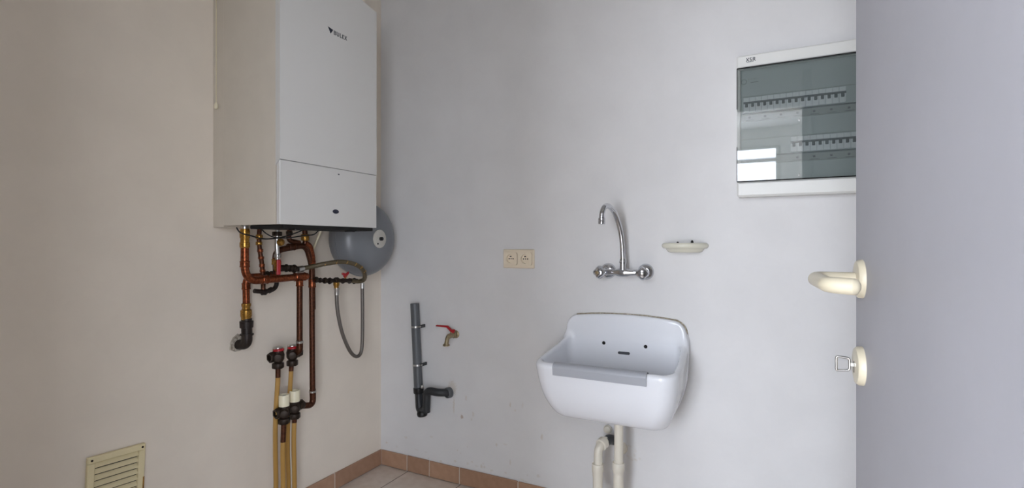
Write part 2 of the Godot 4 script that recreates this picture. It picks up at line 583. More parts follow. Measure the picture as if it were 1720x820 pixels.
	add_box(end, Vector3(1.80, -0.12, h1.z), Vector3(h1.x, ROOM_H, h1.z + 0.15))
	add_box(end, Vector3(0.4, 2.32, h1.z), Vector3(1.80, ROOM_H, h1.z + 0.15))
	add_box(end, Vector3(0.4, -0.12, h1.z), Vector3(1.80, 0.10, h1.z + 0.15))
	setting("wall_hall_back", end, M.hall, "white hall wall with the window behind the camera", "wall")
	var win := setting("window_1", box(Vector3(0.4, 0.10, h1.z + 0.05), Vector3(0.45, 2.32, h1.z + 0.1), 0.003), M.board, "tall white framed window in the hall behind the camera", "window")
	put("window_frame", box(Vector3(1.75, 0.10, h1.z + 0.05), Vector3(1.80, 2.32, h1.z + 0.1), 0.003), M.board, win)
	for y in [0.10, 2.12, 2.28]:
		put("window_frame", box(Vector3(0.45, y, h1.z + 0.05), Vector3(1.75, minf(y + 0.05, 2.32), h1.z + 0.1), 0.003), M.board, win)
	for w in [[0.15, 2.12], [2.17, 2.28]]:
		put("pane", box(Vector3(0.45, w[0], h1.z + 0.072), Vector3(1.75, w[1], h1.z + 0.076)), M.glass, win)

func wall_back() -> void:
	var s := Shape.new()
	add_box(s, Vector3(0, -0.12, -0.15), Vector3(ROOM_X, ROOM_H, 0))
	s.has_uv = true
	for p in s.v:
		s.uv.append(Vector2(p.x / ROOM_X, 1.0 - p.y / ROOM_H))
	# stains and scuffs that the photograph shows: specks of brown above the skirting, a drip below the trap, mildew round the sink
	var W := 1175
	var H := 1275
	var im := Image.create(W, H, false, Image.FORMAT_RGBA8)
	im.fill(Color(0.75, 0.7, 0.62, 0.0))
	var rng := RandomNumberGenerator.new()
	rng.seed = 21
	var spots := []                                              # x, y, radius x, radius y, strength, colour
	var brown := Color(0.62, 0.48, 0.36)
	var tan := Color(0.74, 0.66, 0.54)
	for k in 26:
		spots.append([rng.randf_range(0.02, 0.9), 0.08 + absf(rng.randfn(0.0, 0.05)), rng.randf_range(0.002, 0.009), rng.randf_range(0.002, 0.006), rng.randf_range(0.12, 0.35), tan])
	for k in 12:
		spots.append([rng.randf_range(0.45, 0.9), rng.randf_range(0.1, 0.42), rng.randf_range(0.002, 0.005), rng.randf_range(0.003, 0.012), rng.randf_range(0.15, 0.4), tan])
	spots.append([0.485, 0.315, 0.006, 0.008, 0.6, brown])
	spots.append([0.44, 0.36, 0.004, 0.03, 0.35, tan])
	spots.append([0.43, 0.44, 0.02, 0.03, 0.35, tan])
	for k in 14:
		spots.append([rng.randf_range(1.24, 1.31), rng.randf_range(0.26, 0.32), rng.randf_range(0.003, 0.008), rng.randf_range(0.003, 0.008), rng.randf_range(0.08, 0.2), tan])
	var f := FastNoiseLite.new()
	f.seed = 4
	f.frequency = 0.08
	for q in spots:
		var cx: float = q[0] / ROOM_X * W
		var cy: float = (1.0 - q[1] / ROOM_H) * H
		var rx: float = q[2] / ROOM_X * W * 1.6
		var ry: float = q[3] / ROOM_H * H * 1.6
		for y in range(maxi(0, int(cy - ry - 1)), mini(H, int(cy + ry + 2))):
			for x in range(maxi(0, int(cx - rx - 1)), mini(W, int(cx + rx + 2))):
				var d := Vector2((x - cx) / rx, (y - cy) / ry).length() + 0.5 * f.get_noise_2d(x * 3.0, y * 3.0)
				if d < 0.85:
					var c: Color = q[5]
					c.a = q[4] * clampf((0.85 - d) * 3.0, 0.0, 1.0)
					im.set_pixel(x, y, im.get_pixel(x, y).blend(c))
	var m: StandardMaterial3D = M.wall.duplicate()
	m.resource_name = "painted plaster stained"
	m.detail_enabled = true
	m.detail_albedo = ImageTexture.create_from_image(im)
	m.detail_uv_layer = BaseMaterial3D.DETAIL_UV_2
	setting("wall_back", s, m, "white plaster wall with the sink and the tap", "wall")

# ---------------------------------------------------------------- boiler
func boiler() -> void:
	var z0 := 0.4223
	var z1 := 0.8777
	var t := thing("wall_boiler", "tall white box boiler hung on the left wall", "boiler", Vector3(0, 1.18, 0.65))
	var o := -t.position
	put("back_frame", box(Vector3(0.0, 1.174, z0 + 0.004) + o, Vector3(0.0595, 2.055, z1 - 0.0015) + o, 0.002), M.boiler, t)
	var crown := PackedVector2Array([Vector2(-z1, 1.90), Vector2(-z0, 1.90)])          # the top bows down to both sides
	for k in 13:
		var u := k / 12.0
		crown.append(Vector2(-lerpf(z0, z1, u), 2.047 + 0.036 * minf(1.0, 2.6 * minf(u, 1.0 - u))))
	var along_x := Transform3D(TO_LEFT_WALL, o)
	var body := extrude(crown, 0.0605, 0.3290, along_x)
	add_box(body, Vector3(0.0605, 1.18, z0) + o, Vector3(0.3290, 1.90, z1) + o)
	put("casing", body, M.boiler, t)
	var into := Transform3D(Basis.IDENTITY, o)
	var panel := extrude(PackedVector2Array([Vector2(0.3292, 1.374), Vector2(0.3455, 1.3925), Vector2(0.3505, 1.3925), Vector2(0.3505, 1.90), Vector2(0.3292, 1.90)]), z0, z1, into)
	var cap := extrude(crown, 0.3292, 0.3505, along_x)
	panel.v.append_array(cap.v)
	panel.n.append_array(cap.n)
	put("front_panel", panel, M.boiler_front, t)
	put("front_flap", extrude(PackedVector2Array([Vector2(0.3340, 1.18), Vector2(0.3505, 1.18), Vector2(0.3505, 1.3895), Vector2(0.3465, 1.3895), Vector2(0.3340, 1.3735)]), z0, z1, into, 0.0015), M.boiler_front, t, "white flap below a thin seam")
	put("underside_tray", box(Vector3(0.175, 1.1665, z0 + 0.012) + o, Vector3(0.342, 1.1798, z1 - 0.02) + o, 0.002), M.hole, t)
	for z in [0.545, 0.80]:
		put("clip", box(Vector3(0.31, 1.161, z - 0.012) + o, Vector3(0.344, 1.167, z + 0.012) + o, 0.002), M.black, t)
	var face := Transform3D(TO_LEFT_WALL, Vector3(0.3507, 1.8875, 0.676) + o)
	var lg := put("emblem", extrude(PackedVector2Array([Vector2(0, 0.0105), Vector2(0.0245, 0.006), Vector2(0.0125, -0.011)]), 0.0, 0.0008, face), M.ink, t, "dark blue triangle emblem")
	var tm := put("lettering", turned_text("BULEX", 0.0155, true, 700), M.ink_grey, t, "small grey lettering")
	tm.transform = Transform3D(TO_LEFT_WALL, Vector3(0.3507, 1.8855, 0.650) + o)
	put("badge", lathe([[0.0, 0.0016], [0.009, 0.0013], [0.0105, 0.0]], Vector3(0.3505, 1.2337, 0.6385) + o, Vector3.RIGHT, 20, Vector2(0.76, 1.45)), M.ink, t, "small dark blue oval badge")
	put("mark", box(Vector3(0.3505, 1.3695, 0.6205) + o, Vector3(0.3509, 1.3735, 0.6285) + o), M.ink_grey, t)
	# pull cord beside it
	var c := thing("pull_cord", "thin pull cord with a bead, hanging beside the boiler", "cord", Vector3(0.03, 1.6, 0.884))
	put("cord", tube(PackedVector3Array([Vector3(0, 0.012, 0), Vector3(0.0005, 0.5, 0), Vector3(0, 0.95, 0)]), 0.0014, 8), M.cream, c)
	put("bead", lathe([[0.0, -0.010], [0.005, -0.009], [0.0072, -0.003], [0.006, 0.006], [0.003, 0.013], [0.0, 0.013]], Vector3.ZERO, Vector3.UP, 14), M.cream, c)

func vessel() -> void:
	var at := Vector3(0.112, 1.138, 0.247)
	var t := thing("expansion_vessel", "round grey expansion vessel on the wall behind the boiler", "expansion vessel", at)
	var prof := []
	var a := 0.098
	var r := 0.168
	for k in range(-14, 15):
		var an := PI / 2 * k / 14.0
		prof.append([r * pow(maxf(cos(an), 0.0), 0.72), a * signf(sin(an)) * pow(absf(sin(an)), 0.9)])
	put("shell", lathe(prof, Vector3.ZERO, Vector3.RIGHT, 56), M.vessel, t)
	put("seam", lathe([[r - 0.002, -0.004], [r + 0.0025, -0.003], [r + 0.0025, 0.003], [r - 0.002, 0.004]], Vector3.ZERO, Vector3.RIGHT, 56), M.vessel, t)
	put("label_plate", lathe([[0.0, 0.006], [0.038, 0.0045], [0.041, 0.002], [0.041, -0.014]], Vector3(a, 0, 0), Vector3.RIGHT, 28), M.plate, t, "round pale label plate")
	put("valve_stem", lathe(rounded_cylinder(0.0085, 0.0, 0.018, 0.002), Vector3(a, 0, 0), Vector3.RIGHT, 12), M.black, t)
	put("screw", lathe(rounded_cylinder(0.004, 0.0, 0.004, 0.001), Vector3(a + 0.003, -0.022, 0.016), Vector3.RIGHT, 10), M.black, t)
	put("wall_bracket", box(Vector3(-0.112, -0.05, -0.03), Vector3(-0.085, 0.05, 0.03), 0.003), M.steel, t)

# ---------------------------------------------------------------- electrical board
func board() -> void:
	var x0 := 1.661
	var x1 := 2.128
	var y0 := 1.279
	var y1 := 1.77
	var at := Vector3((x0 + x1) / 2, y0, 0)
	var t := thing("distribution_board", "electrical distribution board with a smoked glass door", "fuse box", at)
	var o := -at
	var hs := Shape.new()
	add_box(hs, Vector3(x0, y1 - 0.0425, 0) + o, Vector3(x1, y1, 0.06) + o, 0.004)
	add_box(hs, Vector3(x0, y0, 0) + o, Vector3(x1, y0 + 0.052, 0.06) + o, 0.006)
	add_box(hs, Vector3(x0, y0 + 0.04, 0) + o, Vector3(x0 + 0.011, y1 - 0.03, 0.05) + o, 0.002)
	add_box(hs, Vector3(x1 - 0.011, y0 + 0.04, 0) + o, Vector3(x1, y1 - 0.03, 0.05) + o, 0.002)
	put("housing", hs, M.board, t)
	var cv := put("cover_plate", box(Vector3(x0 + 0.011, y0 + 0.05, 0.0) + o, Vector3(x1 - 0.011, y1 - 0.04, 0.026) + o), M.cover, t)
	var body := box(Vector3(-0.0092, -0.026, 0), Vector3(0.0092, 0.026, 0.006), 0.0008).mesh()
	var slot := box(Vector3(-0.0096, 0.004, 0.0055), Vector3(0.0096, 0.011, 0.0072)).mesh()
	var lever := box(Vector3(-0.0042, -0.008, 0.005), Vector3(0.0046, 0.005, 0.011), 0.001).mesh()
	for row in [[1.6905, 1.603, 16], [1.8370, 1.4525, 15]]:
		for k in row[2]:
			var b := put("breaker", body, M.breaker, t)
			b.position = Vector3(row[0] + k * 0.0191, row[1], 0.026) + o
			put("slot", slot, M.toggle, b)
			put("toggle", lever, M.toggle, b)
		var left: float = x0 + 0.016
		put("row_frame", box(Vector3(left, row[1] - 0.0315, 0.026) + o, Vector3(x1 - 0.016, row[1] - 0.0285, 0.030) + o), M.rubber, t)
		put("row_frame", box(Vector3(left, row[1] + 0.029, 0.026) + o, Vector3(x1 - 0.016, row[1] + 0.031, 0.029) + o), M.strip, t)
		var st := put("label_strip", box(Vector3(left, row[1] - 0.058, 0.026) + o, Vector3(x1 - 0.016, row[1] - 0.033, 0.030) + o, 0.001), M.strip, t)
		for k in 7:
			var px: float = left + 0.02 + k * 0.049
			if row[2] == 15 and k < 3:
				continue
			put("symbol", box(Vector3(px, row[1] - 0.048, 0.030) + o, Vector3(px + 0.007, row[1] - 0.041, 0.0304) + o), M.ink_grey, st)
			put("printed_line", box(Vector3(px - 0.008, row[1] - 0.0545, 0.030) + o, Vector3(px + 0.018, row[1] - 0.0528, 0.0304) + o), M.ink_grey, st)
	for y in [1.552, 1.366]:
		put("screw", lathe(rounded_cylinder(0.0045, 0.0, 0.002, 0.0006), Vector3(1.853, y - 0.018, 0.030) + o, Vector3.BACK, 12), M.steel, t)
	var ring := PackedVector3Array()
	for k in 25:
		ring.append(Vector3(1.682 + 0.0085 * cos(TAU * k / 24), 1.687 + 0.0085 * sin(TAU * k / 24), 0.0264) + o)
	put("printed_mark", tube(ring, 0.0007, 6, false), M.ink_grey, t)
	put("printed_line", box(Vector3(1.704, 1.6815, 0.026) + o, Vector3(1.728, 1.6835, 0.0264) + o), M.ink_grey, t)
	for k in 4:
		put("printed_mark", box(Vector3(1.694 + k * 0.010, 1.692, 0.026) + o, Vector3(1.699 + k * 0.010, 1.696, 0.0264) + o), M.strip, t)
	var lt := put("lettering", turned_text("XSR", 0.0125, false, 700), M.ink_grey, t, "small grey maker's lettering")
	lt.position = Vector3(1.690, 1.7525, 0.0602) + o
	put("lettering", box(Vector3(1.692, 1.7435, 0.06) + o, Vector3(1.714, 1.7458, 0.0604) + o), M.strip, t)
	var g := put("glass_door", box(Vector3(x0 + 0.001, y0 + 0.0545, 0.0615) + o, Vector3(x1 - 0.001, y1 - 0.0475, 0.0655) + o), M.smoked, t, "smoked glass door")
	put("door_edge", box(Vector3(x0 + 0.001, y1 - 0.0472, 0.056) + o, Vector3(x1 - 0.001, y1 - 0.0435, 0.0657) + o), M.hole, g)
	put("door_edge", box(Vector3(x0 + 0.001, y0 + 0.0515, 0.056) + o, Vector3(x1 - 0.001, y0 + 0.0542, 0.0657) + o), M.hole, g)
	for w in [[1.725, 1.585], [1.453, 1.333]]:
		put("door_edge", box(Vector3(x0 + 0.0, w[1], 0.056) + o, Vector3(x0 + 0.0018, w[0], 0.0657) + o), M.hole, g)
	put("hinge", box(Vector3(x0 + 0.003, 1.7215, 0.050) + o, Vector3(x0 + 0.022, 1.7245, 0.0612) + o, 0.0008), M.board, t)
	put("hinge", box(Vector3(x0 + 0.003, 1.335, 0.050) + o, Vector3(x0 + 0.018, 1.338, 0.0612) + o, 0.0008), M.board, t)

# ---------------------------------------------------------------- sink
func sink_field(p: Vector3) -> float:
	var ax := absf(p.x)
	var u := clampf((0.69 - p.y) / 0.23, -0.6, 1.2)               # 0 at the rim, 1 at the bottom
	var w := 0.256 - 0.020 * maxf(u, 0.0) - 0.050 * maxf(u, 0.0) ** 3
	var zf := 0.335 - 0.045 * maxf(u, 0.0) - 0.060 * maxf(u, 0.0) ** 4
	var back := clampf(1.0 - p.z / 0.20, 0.0, 1.0)
	w -= 0.014 * back
	var r := 0.055
	var qx := ax - w + r
	var qz := p.z - zf + r
	var plan := Vector2(maxf(qx, 0.0), maxf(qz, 0.0)).length() + minf(maxf(qx, qz), 0.0) - r
	plan = maxf(plan, -p.z)
	var b := clampf(1.0 - p.z / 0.31, 0.0, 1.0)
	var rim := 0.690 + 0.050 * b + 0.03 * b ** 8
	var low := 0.462 + 0.02 * (p.z / 0.33)
	var bowl := smax(plan, smax(p.y - rim, low - p.y, 0.02), 0.022)
	# high back with a bowed top and round shoulders
	var top := 0.838 - 0.32 * p.x * p.x
	var sx := ax - minf(0.2365, w + 0.001) + 0.045
	var sy := p.y - top + 0.045
	var plate := Vector2(maxf(sx, 0.0), maxf(sy, 0.0)).length() + minf(maxf(sx, sy), 0.0) - 0.045
	var splash := smax(smax(plate, absf(p.z - 0.016) - 0.016, 0.010), 0.475 - p.y, 0.03)
	var solid := smin(bowl, splash, 0.025)
	# basin
	var ix := ax - (w - 0.024) + 0.04
	var iz := p.z - (zf - 0.030) + 0.04
	var hollow := Vector2(maxf(ix, 0.0), maxf(iz, 0.0)).length() + minf(maxf(ix, iz), 0.0) - 0.04
	hollow = smax(smax(hollow, 0.034 - p.z, 0.03), 0.500 - p.y, 0.05)
	return smax(solid, -hollow, 0.014)

func sink() -> void:
	var t := thing("utility_sink", "white ceramic utility sink with a high back on the wall", "sink", Vector3(1.25, 0, 0))
	put("basin", surface_net(sink_field, Vector3(-0.29, 0.43, -0.02), Vector3(0.29, 0.87, 0.36), 0.0052), M.ceramic, t)
	# grey guard clipped over the front rim
	var pr := PackedVector2Array()
	for k in 13:
		var an := PI * k / 12.0
		pr.append(Vector2(0.3205 + 0.0205 * cos(an), 0.6790 + 0.0165 * sin(an)))
	pr.append(Vector2(0.300, 0.668)); pr.append(Vector2(0.303, 0.668))
	for k in 13:
		var an := PI - PI * k / 12.0
		pr.append(Vector2(0.3205 + 0.0175 * cos(an), 0.6790 + 0.0135 * sin(an)))
	pr.append(Vector2(0.3345, 0.652)); pr.append(Vector2(0.3375, 0.652))
	put("rim_guard", extrude(pr, -0.168, 0.160, Transform3D(Basis(Vector3(0, 0, 1), Vector3(0, 1, 0), Vector3(1, 0, 0)), Vector3.ZERO)), M.guard, t, "grey guard over the front rim")
	for x in [-0.076, 0.089]:
		put("bolt_hole", lathe([[0.0, 0.0015], [0.0055, 0.002], [0.0075, 0.0]], Vector3(x, 0.7225, 0.0335), Vector3.BACK, 14), M.hole, t, "dark bolt hole")
	var sl := PackedVector2Array()
	for k in 16:
		var an := TAU * k / 16.0
		sl.append(Vector2(0.0055 * cos(an) + (0.018 if cos(an) > 0 else -0.018), 0.0055 * sin(an)))
	put("overflow_slot", extrude(sl, 0.0, 0.003, Transform3D(Basis.IDENTITY, Vector3(0.005, 0.690, 0.0335))), M.ink_grey, t, "narrow overflow slot")
	var bead := PackedVector3Array()
	var rr := PackedFloat32Array()
	var f := FastNoiseLite.new()
	f.seed = 8
	f.frequency = 9.0
	var outline := []
	for k in 25:
		var x := lerpf(-0.20, 0.20, k / 24.0)
		outline.append(Vector3(x, 0.838 - 0.32 * x * x, 0.003))
	outline += [Vector3(0.222, 0.812, 0.003), Vector3(0.234, 0.790, 0.003), Vector3(0.238, 0.75, 0.003), Vector3(0.239, 0.70, 0.003), Vector3(0.238, 0.64, 0.003), Vector3(0.230, 0.58, 0.003)]
	for p in curve(outline, 3):
		bead.append(p)
		rr.append(0.0030 + 0.0022 * f.get_noise_1d(p.x + p.y))
	put("sealant", tube(bead, rr, 8), M.sealant, t, "stained sealant bead")
	# waste pipe and trap
	var d := thing("sink_trap", "white plastic waste pipe and trap below the sink", "drain trap", Vector3(1.266, 0.20, 0.15))
	var o := -d.position
	var lx := 1.187
	put("tailpipe", tube(PackedVector3Array([Vector3(1.268, 0.468, 0.15) + o, Vector3(1.266, 0.27, 0.15) + o]), 0.0165, 20), M.ivory, d)
	put("collar_nut", lathe([[0.0165, 0.022], [0.021, 0.022], [0.0225, 0.017], [0.0225, -0.006], [0.020, -0.010], [0.0185, -0.022], [0.0, -0.022]], Vector3(1.266, 0.288, 0.15) + o, Vector3.UP, 20), M.ivory, d)
	put("bend", tube(bends([Vector3(1.266, 0.28, 0.15) + o, Vector3(1.266, 0.165, 0.15) + o, Vector3(lx, 0.165, 0.15) + o, Vector3(lx, 0.262, 0.15) + o], 0.038, 8), 0.0185, 20), M.ivory, d)
	put("collar_nut", lathe([[0.016, 0.022], [0.021, 0.022], [0.0225, 0.017], [0.0225, -0.004], [0.0205, -0.008], [0.0195, -0.03]], Vector3(lx, 0.268, 0.15) + o, Vector3.UP, 20), M.ivory, d)
	put("elbow", tube(bends([Vector3(lx, 0.27, 0.15) + o, Vector3(lx + 0.002, 0.352, 0.148) + o, Vector3(1.203, 0.362, 0.098) + o], 0.035, 8), 0.016, 20), M.ivory, d)
	put("collar_nut", lathe([[0.016, -0.012], [0.0225, -0.011], [0.0225, 0.011], [0.016, 0.012]], Vector3(1.1965, 0.357, 0.122) + o, Vector3(0.30, 0.25, -0.9), 20), M.ivory, d)
	put("rubber_sleeve", tube(bends([Vector3(1.2015, 0.358, 0.105) + o, Vector3(1.208, 0.360, 0.075) + o, Vector3(1.222, 0.330, 0.0) + o], 0.03, 6), 0.0185, 18), M.rubber, d, "dark rubber sleeve")
	put("wall_flange", lathe([[0.025, 0.0], [0.025, 0.005], [0.022, 0.009], [0.0, 0.009]], Vector3(1.236, 0.306, 0.0) + o, Vector3.BACK, 22), M.ivory, d)
	var c := thing("pipe_cap", "small ivory pipe cap on the wall under the sink", "pipe cap", Vector3(1.1827, 0.3736, 0))
	put("cap", lathe(rounded_cylinder(0.0145, 0.0, 0.022, 0.004), Vector3.ZERO, Vector3.BACK, 18), M.ivory, c)
	put("ring", lathe([[0.0145, 0.006], [0.0165, 0.007], [0.0165, 0.011], [0.0145, 0.012]], Vector3.ZERO, Vector3.BACK, 18), M.ivory, c)

# ---------------------------------------------------------------- door
func door() -> void:
	var t := Node3D.new()
	t.name = "door_1"
	add_child(t)
	tag(t, "open blue grey door with cream lever handle at the right", "door", "", "structure")
	t.position = Vector3(1.9457, 0, 1.9445)
	t.rotation_degrees.y = 3.5
	put("leaf", box(Vector3(0, 0.008, -0.831), Vector3(0.04, 2.0, -0.004), 0.0015), M.door, t)
	var hz := -0.786
	for side in [-1.0, 1.0]:
		var fx: float = 0.0 if side < 0 else 0.04
		var ax := Vector3(side, 0, 0)
		var h := Node3D.new()
		h.name = "handle"
		t.add_child(h, true)
		h.position = Vector3(fx, 1.066, hz)
		put("rosette", lathe([[0.0, 0.009], [0.017, 0.009], [0.0245, 0.0078], [0.0268, 0.005], [0.0272, 0.0]], Vector3.ZERO, ax, 28), M.handle, h)
		var path := bends([ax * 0.007, ax * 0.060, ax * 0.056 + Vector3(0, -0.002, 0.110), ax * 0.030 + Vector3(0, -0.003, 0.120)], 0.024, 10)
		var rad := PackedFloat32Array()
		for i in path.size():
			rad.append(0.0092 + 0.0012 * i / path.size())
		put("lever", tube(path, rad, 20), M.handle, h)
		put("lever_end", lathe([[0.0104, 0.0], [0.0085, 0.004], [0.004, 0.0065], [0.0, 0.007]], path[-1], path[-1] - path[-2], 20), M.handle, h)
		var e := put("key_rosette", lathe([[0.0, 0.010], [0.017, 0.010], [0.0245, 0.0087], [0.0268, 0.0055], [0.0272, 0.0]], Vector3(fx, 0.944, hz), ax, 28), M.handle, t)
		put("keyhole", box(Vector3(fx + side * 0.0098 - 0.0004, 0.934, hz - 0.002), Vector3(fx + side * 0.0098 + 0.0006, 0.950, hz + 0.002)), M.hole, e)
	for y in [0.25, 1.75]:
		put("hinge", lathe(rounded_cylinder(0.008, -0.04, 0.04, 0.002), Vector3(-0.004, y, 0.003), Vector3.UP, 12), M.steel, t)
	var k := thing("door_key", "small steel key with a square bow in the door lock", "key", t.transform * Vector3(-0.008, 0.945, hz))
	k.rotation = t.rotation
	put("blade", box(Vector3(-0.0075, -0.003, -0.0011), Vector3(0.006, 0.003, 0.0011), 0.0005), M.steel, k)
	var bow := PackedVector3Array()
	for q in bends([Vector3(-0.0075, 0, 0), Vector3(-0.0075, 0.0085, 0), Vector3(-0.0235, 0.0100, 0), Vector3(-0.0235, -0.0100, 0), Vector3(-0.0075, -0.0085, 0), Vector3(-0.0075, 0, 0)], 0.003, 4):
		bow.append(q)
	put("bow", tube(bow, 0.0016, 8), M.steel, k)

# ---------------------------------------------------------------- pipes under the boiler
func collar(parent: Node3D, at: Vector3, axis: Vector3, r: float, l: float, m: Material, called := "collar") -> void:
	put(called, lathe([[r - 0.004, -l / 2], [r, -l / 2], [r + 0.0018, -l / 2 + 0.002], [r + 0.0004, -l / 2 + 0.006], [r + 0.0004, l / 2 - 0.006], [r + 0.0018, l / 2 - 0.002], [r, l / 2], [r - 0.004, l / 2]], at, axis, 18), m, parent)

func nut(parent: Node3D, at: Vector3, axis: Vector3, r: float, l: float, m: Material, called := "nut") -> void:
	put(called, lathe([[r * 0.6, -l / 2], [r * 0.92, -l / 2], [r, -l / 2 + 0.002], [r, l / 2 - 0.002], [r * 0.92, l / 2], [r * 0.6, l / 2]], at, axis, 6), m, parent)

func pipework() -> void:
	var up := Vector3.UP
	# thick copper pipe: out of the boiler, round a bend, along the wall and down
	var a := thing("copper_pipe", "thick bright copper pipe bending along the wall under the boiler", "pipe", Vector3(0.14, 1.17, 0.852))
	var o := -a.position
	put("pipe", tube(bends([Vector3(0.14, 1.12, 0.852) + o, Vector3(0.14, 0.984, 0.852) + o, Vector3(0.14, 0.988, 0.585) + o], 0.055, 10), 0.0135, 20), M.copper, a)
	put("union_nut", lathe([[0.010, 0.01], [0.0145, 0.01], [0.0165, 0.0], [0.0165, -0.02], [0.0145, -0.024], [0.0145, -0.036], [0.0165, -0.038], [0.0165, -0.054], [0.0125, -0.058]], Vector3(0.14, 1.158, 0.852) + o, up, 20), M.brass, a)
	put("boiler_stub", lathe(rounded_cylinder(0.0125, 0.0, 0.03, 0.002), Vector3(0.14, 1.152, 0.852) + o, up, 16), M.steel, a)
	collar(a, Vector3(0.14, 1.045, 0.852) + o, up, 0.0152, 0.022, M.copper)
	collar(a, Vector3(0.14, 0.9865, 0.775) + o, Vector3.BACK, 0.0152, 0.026, M.copper)
	collar(a, Vector3(0.14, 0.988, 0.620) + o, Vector3.BACK, 0.0152, 0.05, M.copper)
	put("drop", tube(PackedVector3Array([Vector3(0.14, 0.985, 0.620) + o, Vector3(0.14, 0.735, 0.620) + o]), 0.0112, 18), M.copper_dark, a, "tarnished vertical drop")
	collar(a, Vector3(0.14, 0.963, 0.620) + o, up, 0.0130, 0.024, M.copper)
	put("elbow", tube(bends([Vector3(0.14, 0.742, 0.620) + o, Vector3(0.14, 0.695, 0.620) + o, Vector3(0.102, 0.690, 0.6180) + o], 0.028, 8), 0.0125, 16), M.copper_dark, a)
	collar(a, Vector3(0.14, 0.735, 0.620) + o, up, 0.0128, 0.01, M.steel)
	# second loop: up from behind, across under the boiler, long drop on the right
	var d := thing("copper_pipe", "long dark copper pipe arching under the boiler and dropping lowest", "pipe", Vector3(0.1, 1.10, 0.53))
	o = -d.position
	put("arch", tube(bends([Vector3(0.1, 0.9705, 0.6909), Vector3(0.1, 1.0903, 0.6987), Vector3(0.1, 1.1114, 0.5546), Vector3(0.1, 1.0276, 0.5247), Vector3(0.1, 0.8477, 0.5216)].map(func(p): return p + o), 0.035, 8), 0.0118, 18), M.copper_dark, d)
	put("drop", tube(PackedVector3Array([Vector3(0.1, 1.0422, 0.5262) + o, Vector3(0.1, 0.4979, 0.5216) + o]), 0.0112, 18), M.copper_dark, d)
	put("elbow", tube(bends([Vector3(0.1, 0.5222, 0.5216) + o, Vector3(0.1, 0.4557, 0.5186) + o, Vector3(0.1, 0.479, 0.612) + o], 0.03, 8), 0.0125, 16), M.copper_dark, d)
	put("bright_bend", tube(bends([Vector3(0.1, 1.1174, 0.5634) + o, Vector3(0.1, 1.1078, 0.5397) + o, Vector3(0.1, 1.0665, 0.5262) + o, Vector3(0.1, 1.0325, 0.5247) + o], 0.02, 6), 0.0138, 18), M.copper, d, "bright copper bend")
	collar(d, Vector3(0.1, 1.0398, 0.5247) + o, up, 0.0140, 0.016, M.copper)
	collar(d, Vector3(0.1, 0.9548, 0.5238) + o, up, 0.0140, 0.034, M.copper)
	collar(d, Vector3(0.1, 0.5124, 0.5216) + o, up, 0.0128, 0.008, M.steel)
	collar(d, Vector3(0.1, 1.1034, 0.6262) + o, Vector3(0, 0.1, -1), 0.0135, 0.03, M.copper_dark)
	collar(d, Vector3(0.1, 1.0474, 0.6961) + o, up, 0.0135, 0.022, M.brass)
	put("branch", tube(bends([Vector3(0.1, 1.1753, 0.6317) + o, Vector3(0.1, 1.1289, 0.64) + o, Vector3(0.1, 1.1197, 0.5866) + o], 0.018, 6), 0.0095, 14), M.copper_dark, d)
	put("branch", tube(PackedVector3Array([Vector3(0.1, 1.1771, 0.5605) + o, Vector3(0.1, 1.1126, 0.5575) + o]), 0.0105, 14), M.copper_dark, d)
	nut(d, Vector3(0.1, 1.1413, 0.559) + o, up, 0.0165, 0.026, M.brass)
	nut(d, Vector3(0.1, 1.1567, 0.6345) + o, up, 0.0125, 0.016, M.dark_fitting)
	# thin pipe
	var b := thing("copper_pipe", "thin knobbly copper pipe with a small loop left of the red lever", "pipe", Vector3(0.1, 1.17, 0.765))
	o = -b.position
	put("pipe", tube(curve([Vector3(0.1, 1.1717, 0.7644), Vector3(0.1, 1.1324, 0.7668), Vector3(0.1, 1.0822, 0.7619), Vector3(0.1, 1.0383, 0.7546), Vector3(0.1, 0.9832, 0.7496), Vector3(0.1, 0.9392, 0.7496)].map(func(p): return p + o), 6), 0.0082, 14), M.copper_dark, b)
	for w in [[Vector3(0.1, 1.1412, 0.7656), 0.0125, 0.016], [Vector3(0.1, 1.1172, 0.7668), 0.0115, 0.012], [Vector3(0.1, 1.091, 0.7619), 0.0105, 0.012], [Vector3(0.1, 1.0647, 0.7583), 0.0105, 0.01], [Vector3(0.1, 1.0361, 0.7546), 0.0100, 0.012], [Vector3(0.1, 1.0162, 0.7521), 0.0100, 0.01]]:
		nut(b, w[0] + o, up, w[1], w[2], M.brass if w[0].y > 1.11 else M.copper)
	put("loop", tube(bends([Vector3(0.1, 0.9444, 0.7862), Vector3(0.1, 0.9375, 0.7421), Vector3(0.1, 0.9459, 0.6935), Vector3(0.1, 0.9976, 0.6896)].map(func(p): return p + o), 0.022, 8), 0.0082, 14), M.iron, b)
	nut(b, Vector3(0.1, 0.9379, 0.7471) + o, Vector3(0, 0, 1), 0.0120, 0.02, M.iron, "tee")
	nut(b, Vector3(0.1, 0.9423, 0.7194) + o, Vector3(0, -0.35, 1), 0.0108, 0.016, M.iron)
	put("drain_cock", lathe([[0.0, -0.004], [0.007, -0.004], [0.009, 0.004], [0.006, 0.012], [0.004, 0.016]], Vector3(0.1, 0.931, 0.7434) + o, Vector3(0.1, 1, 0), 10), M.iron, b)
	# lower left pipe into the wall, with the red lever valve
	var g := thing("copper_pipe", "copper pipe with brass unions and a black elbow into the wall", "pipe", Vector3(0.05, 0.75, 0.784))
	o = -g.position
	put("riser", tube(bends([Vector3(0.05, 0.8739, 0.7812), Vector3(0.055, 0.9928, 0.7871), Vector3(0.08, 0.9952, 0.7395), Vector3(0.1, 0.9995, 0.683)].map(func(p): return p + o), 0.03, 8), 0.0125, 18), M.copper, g)
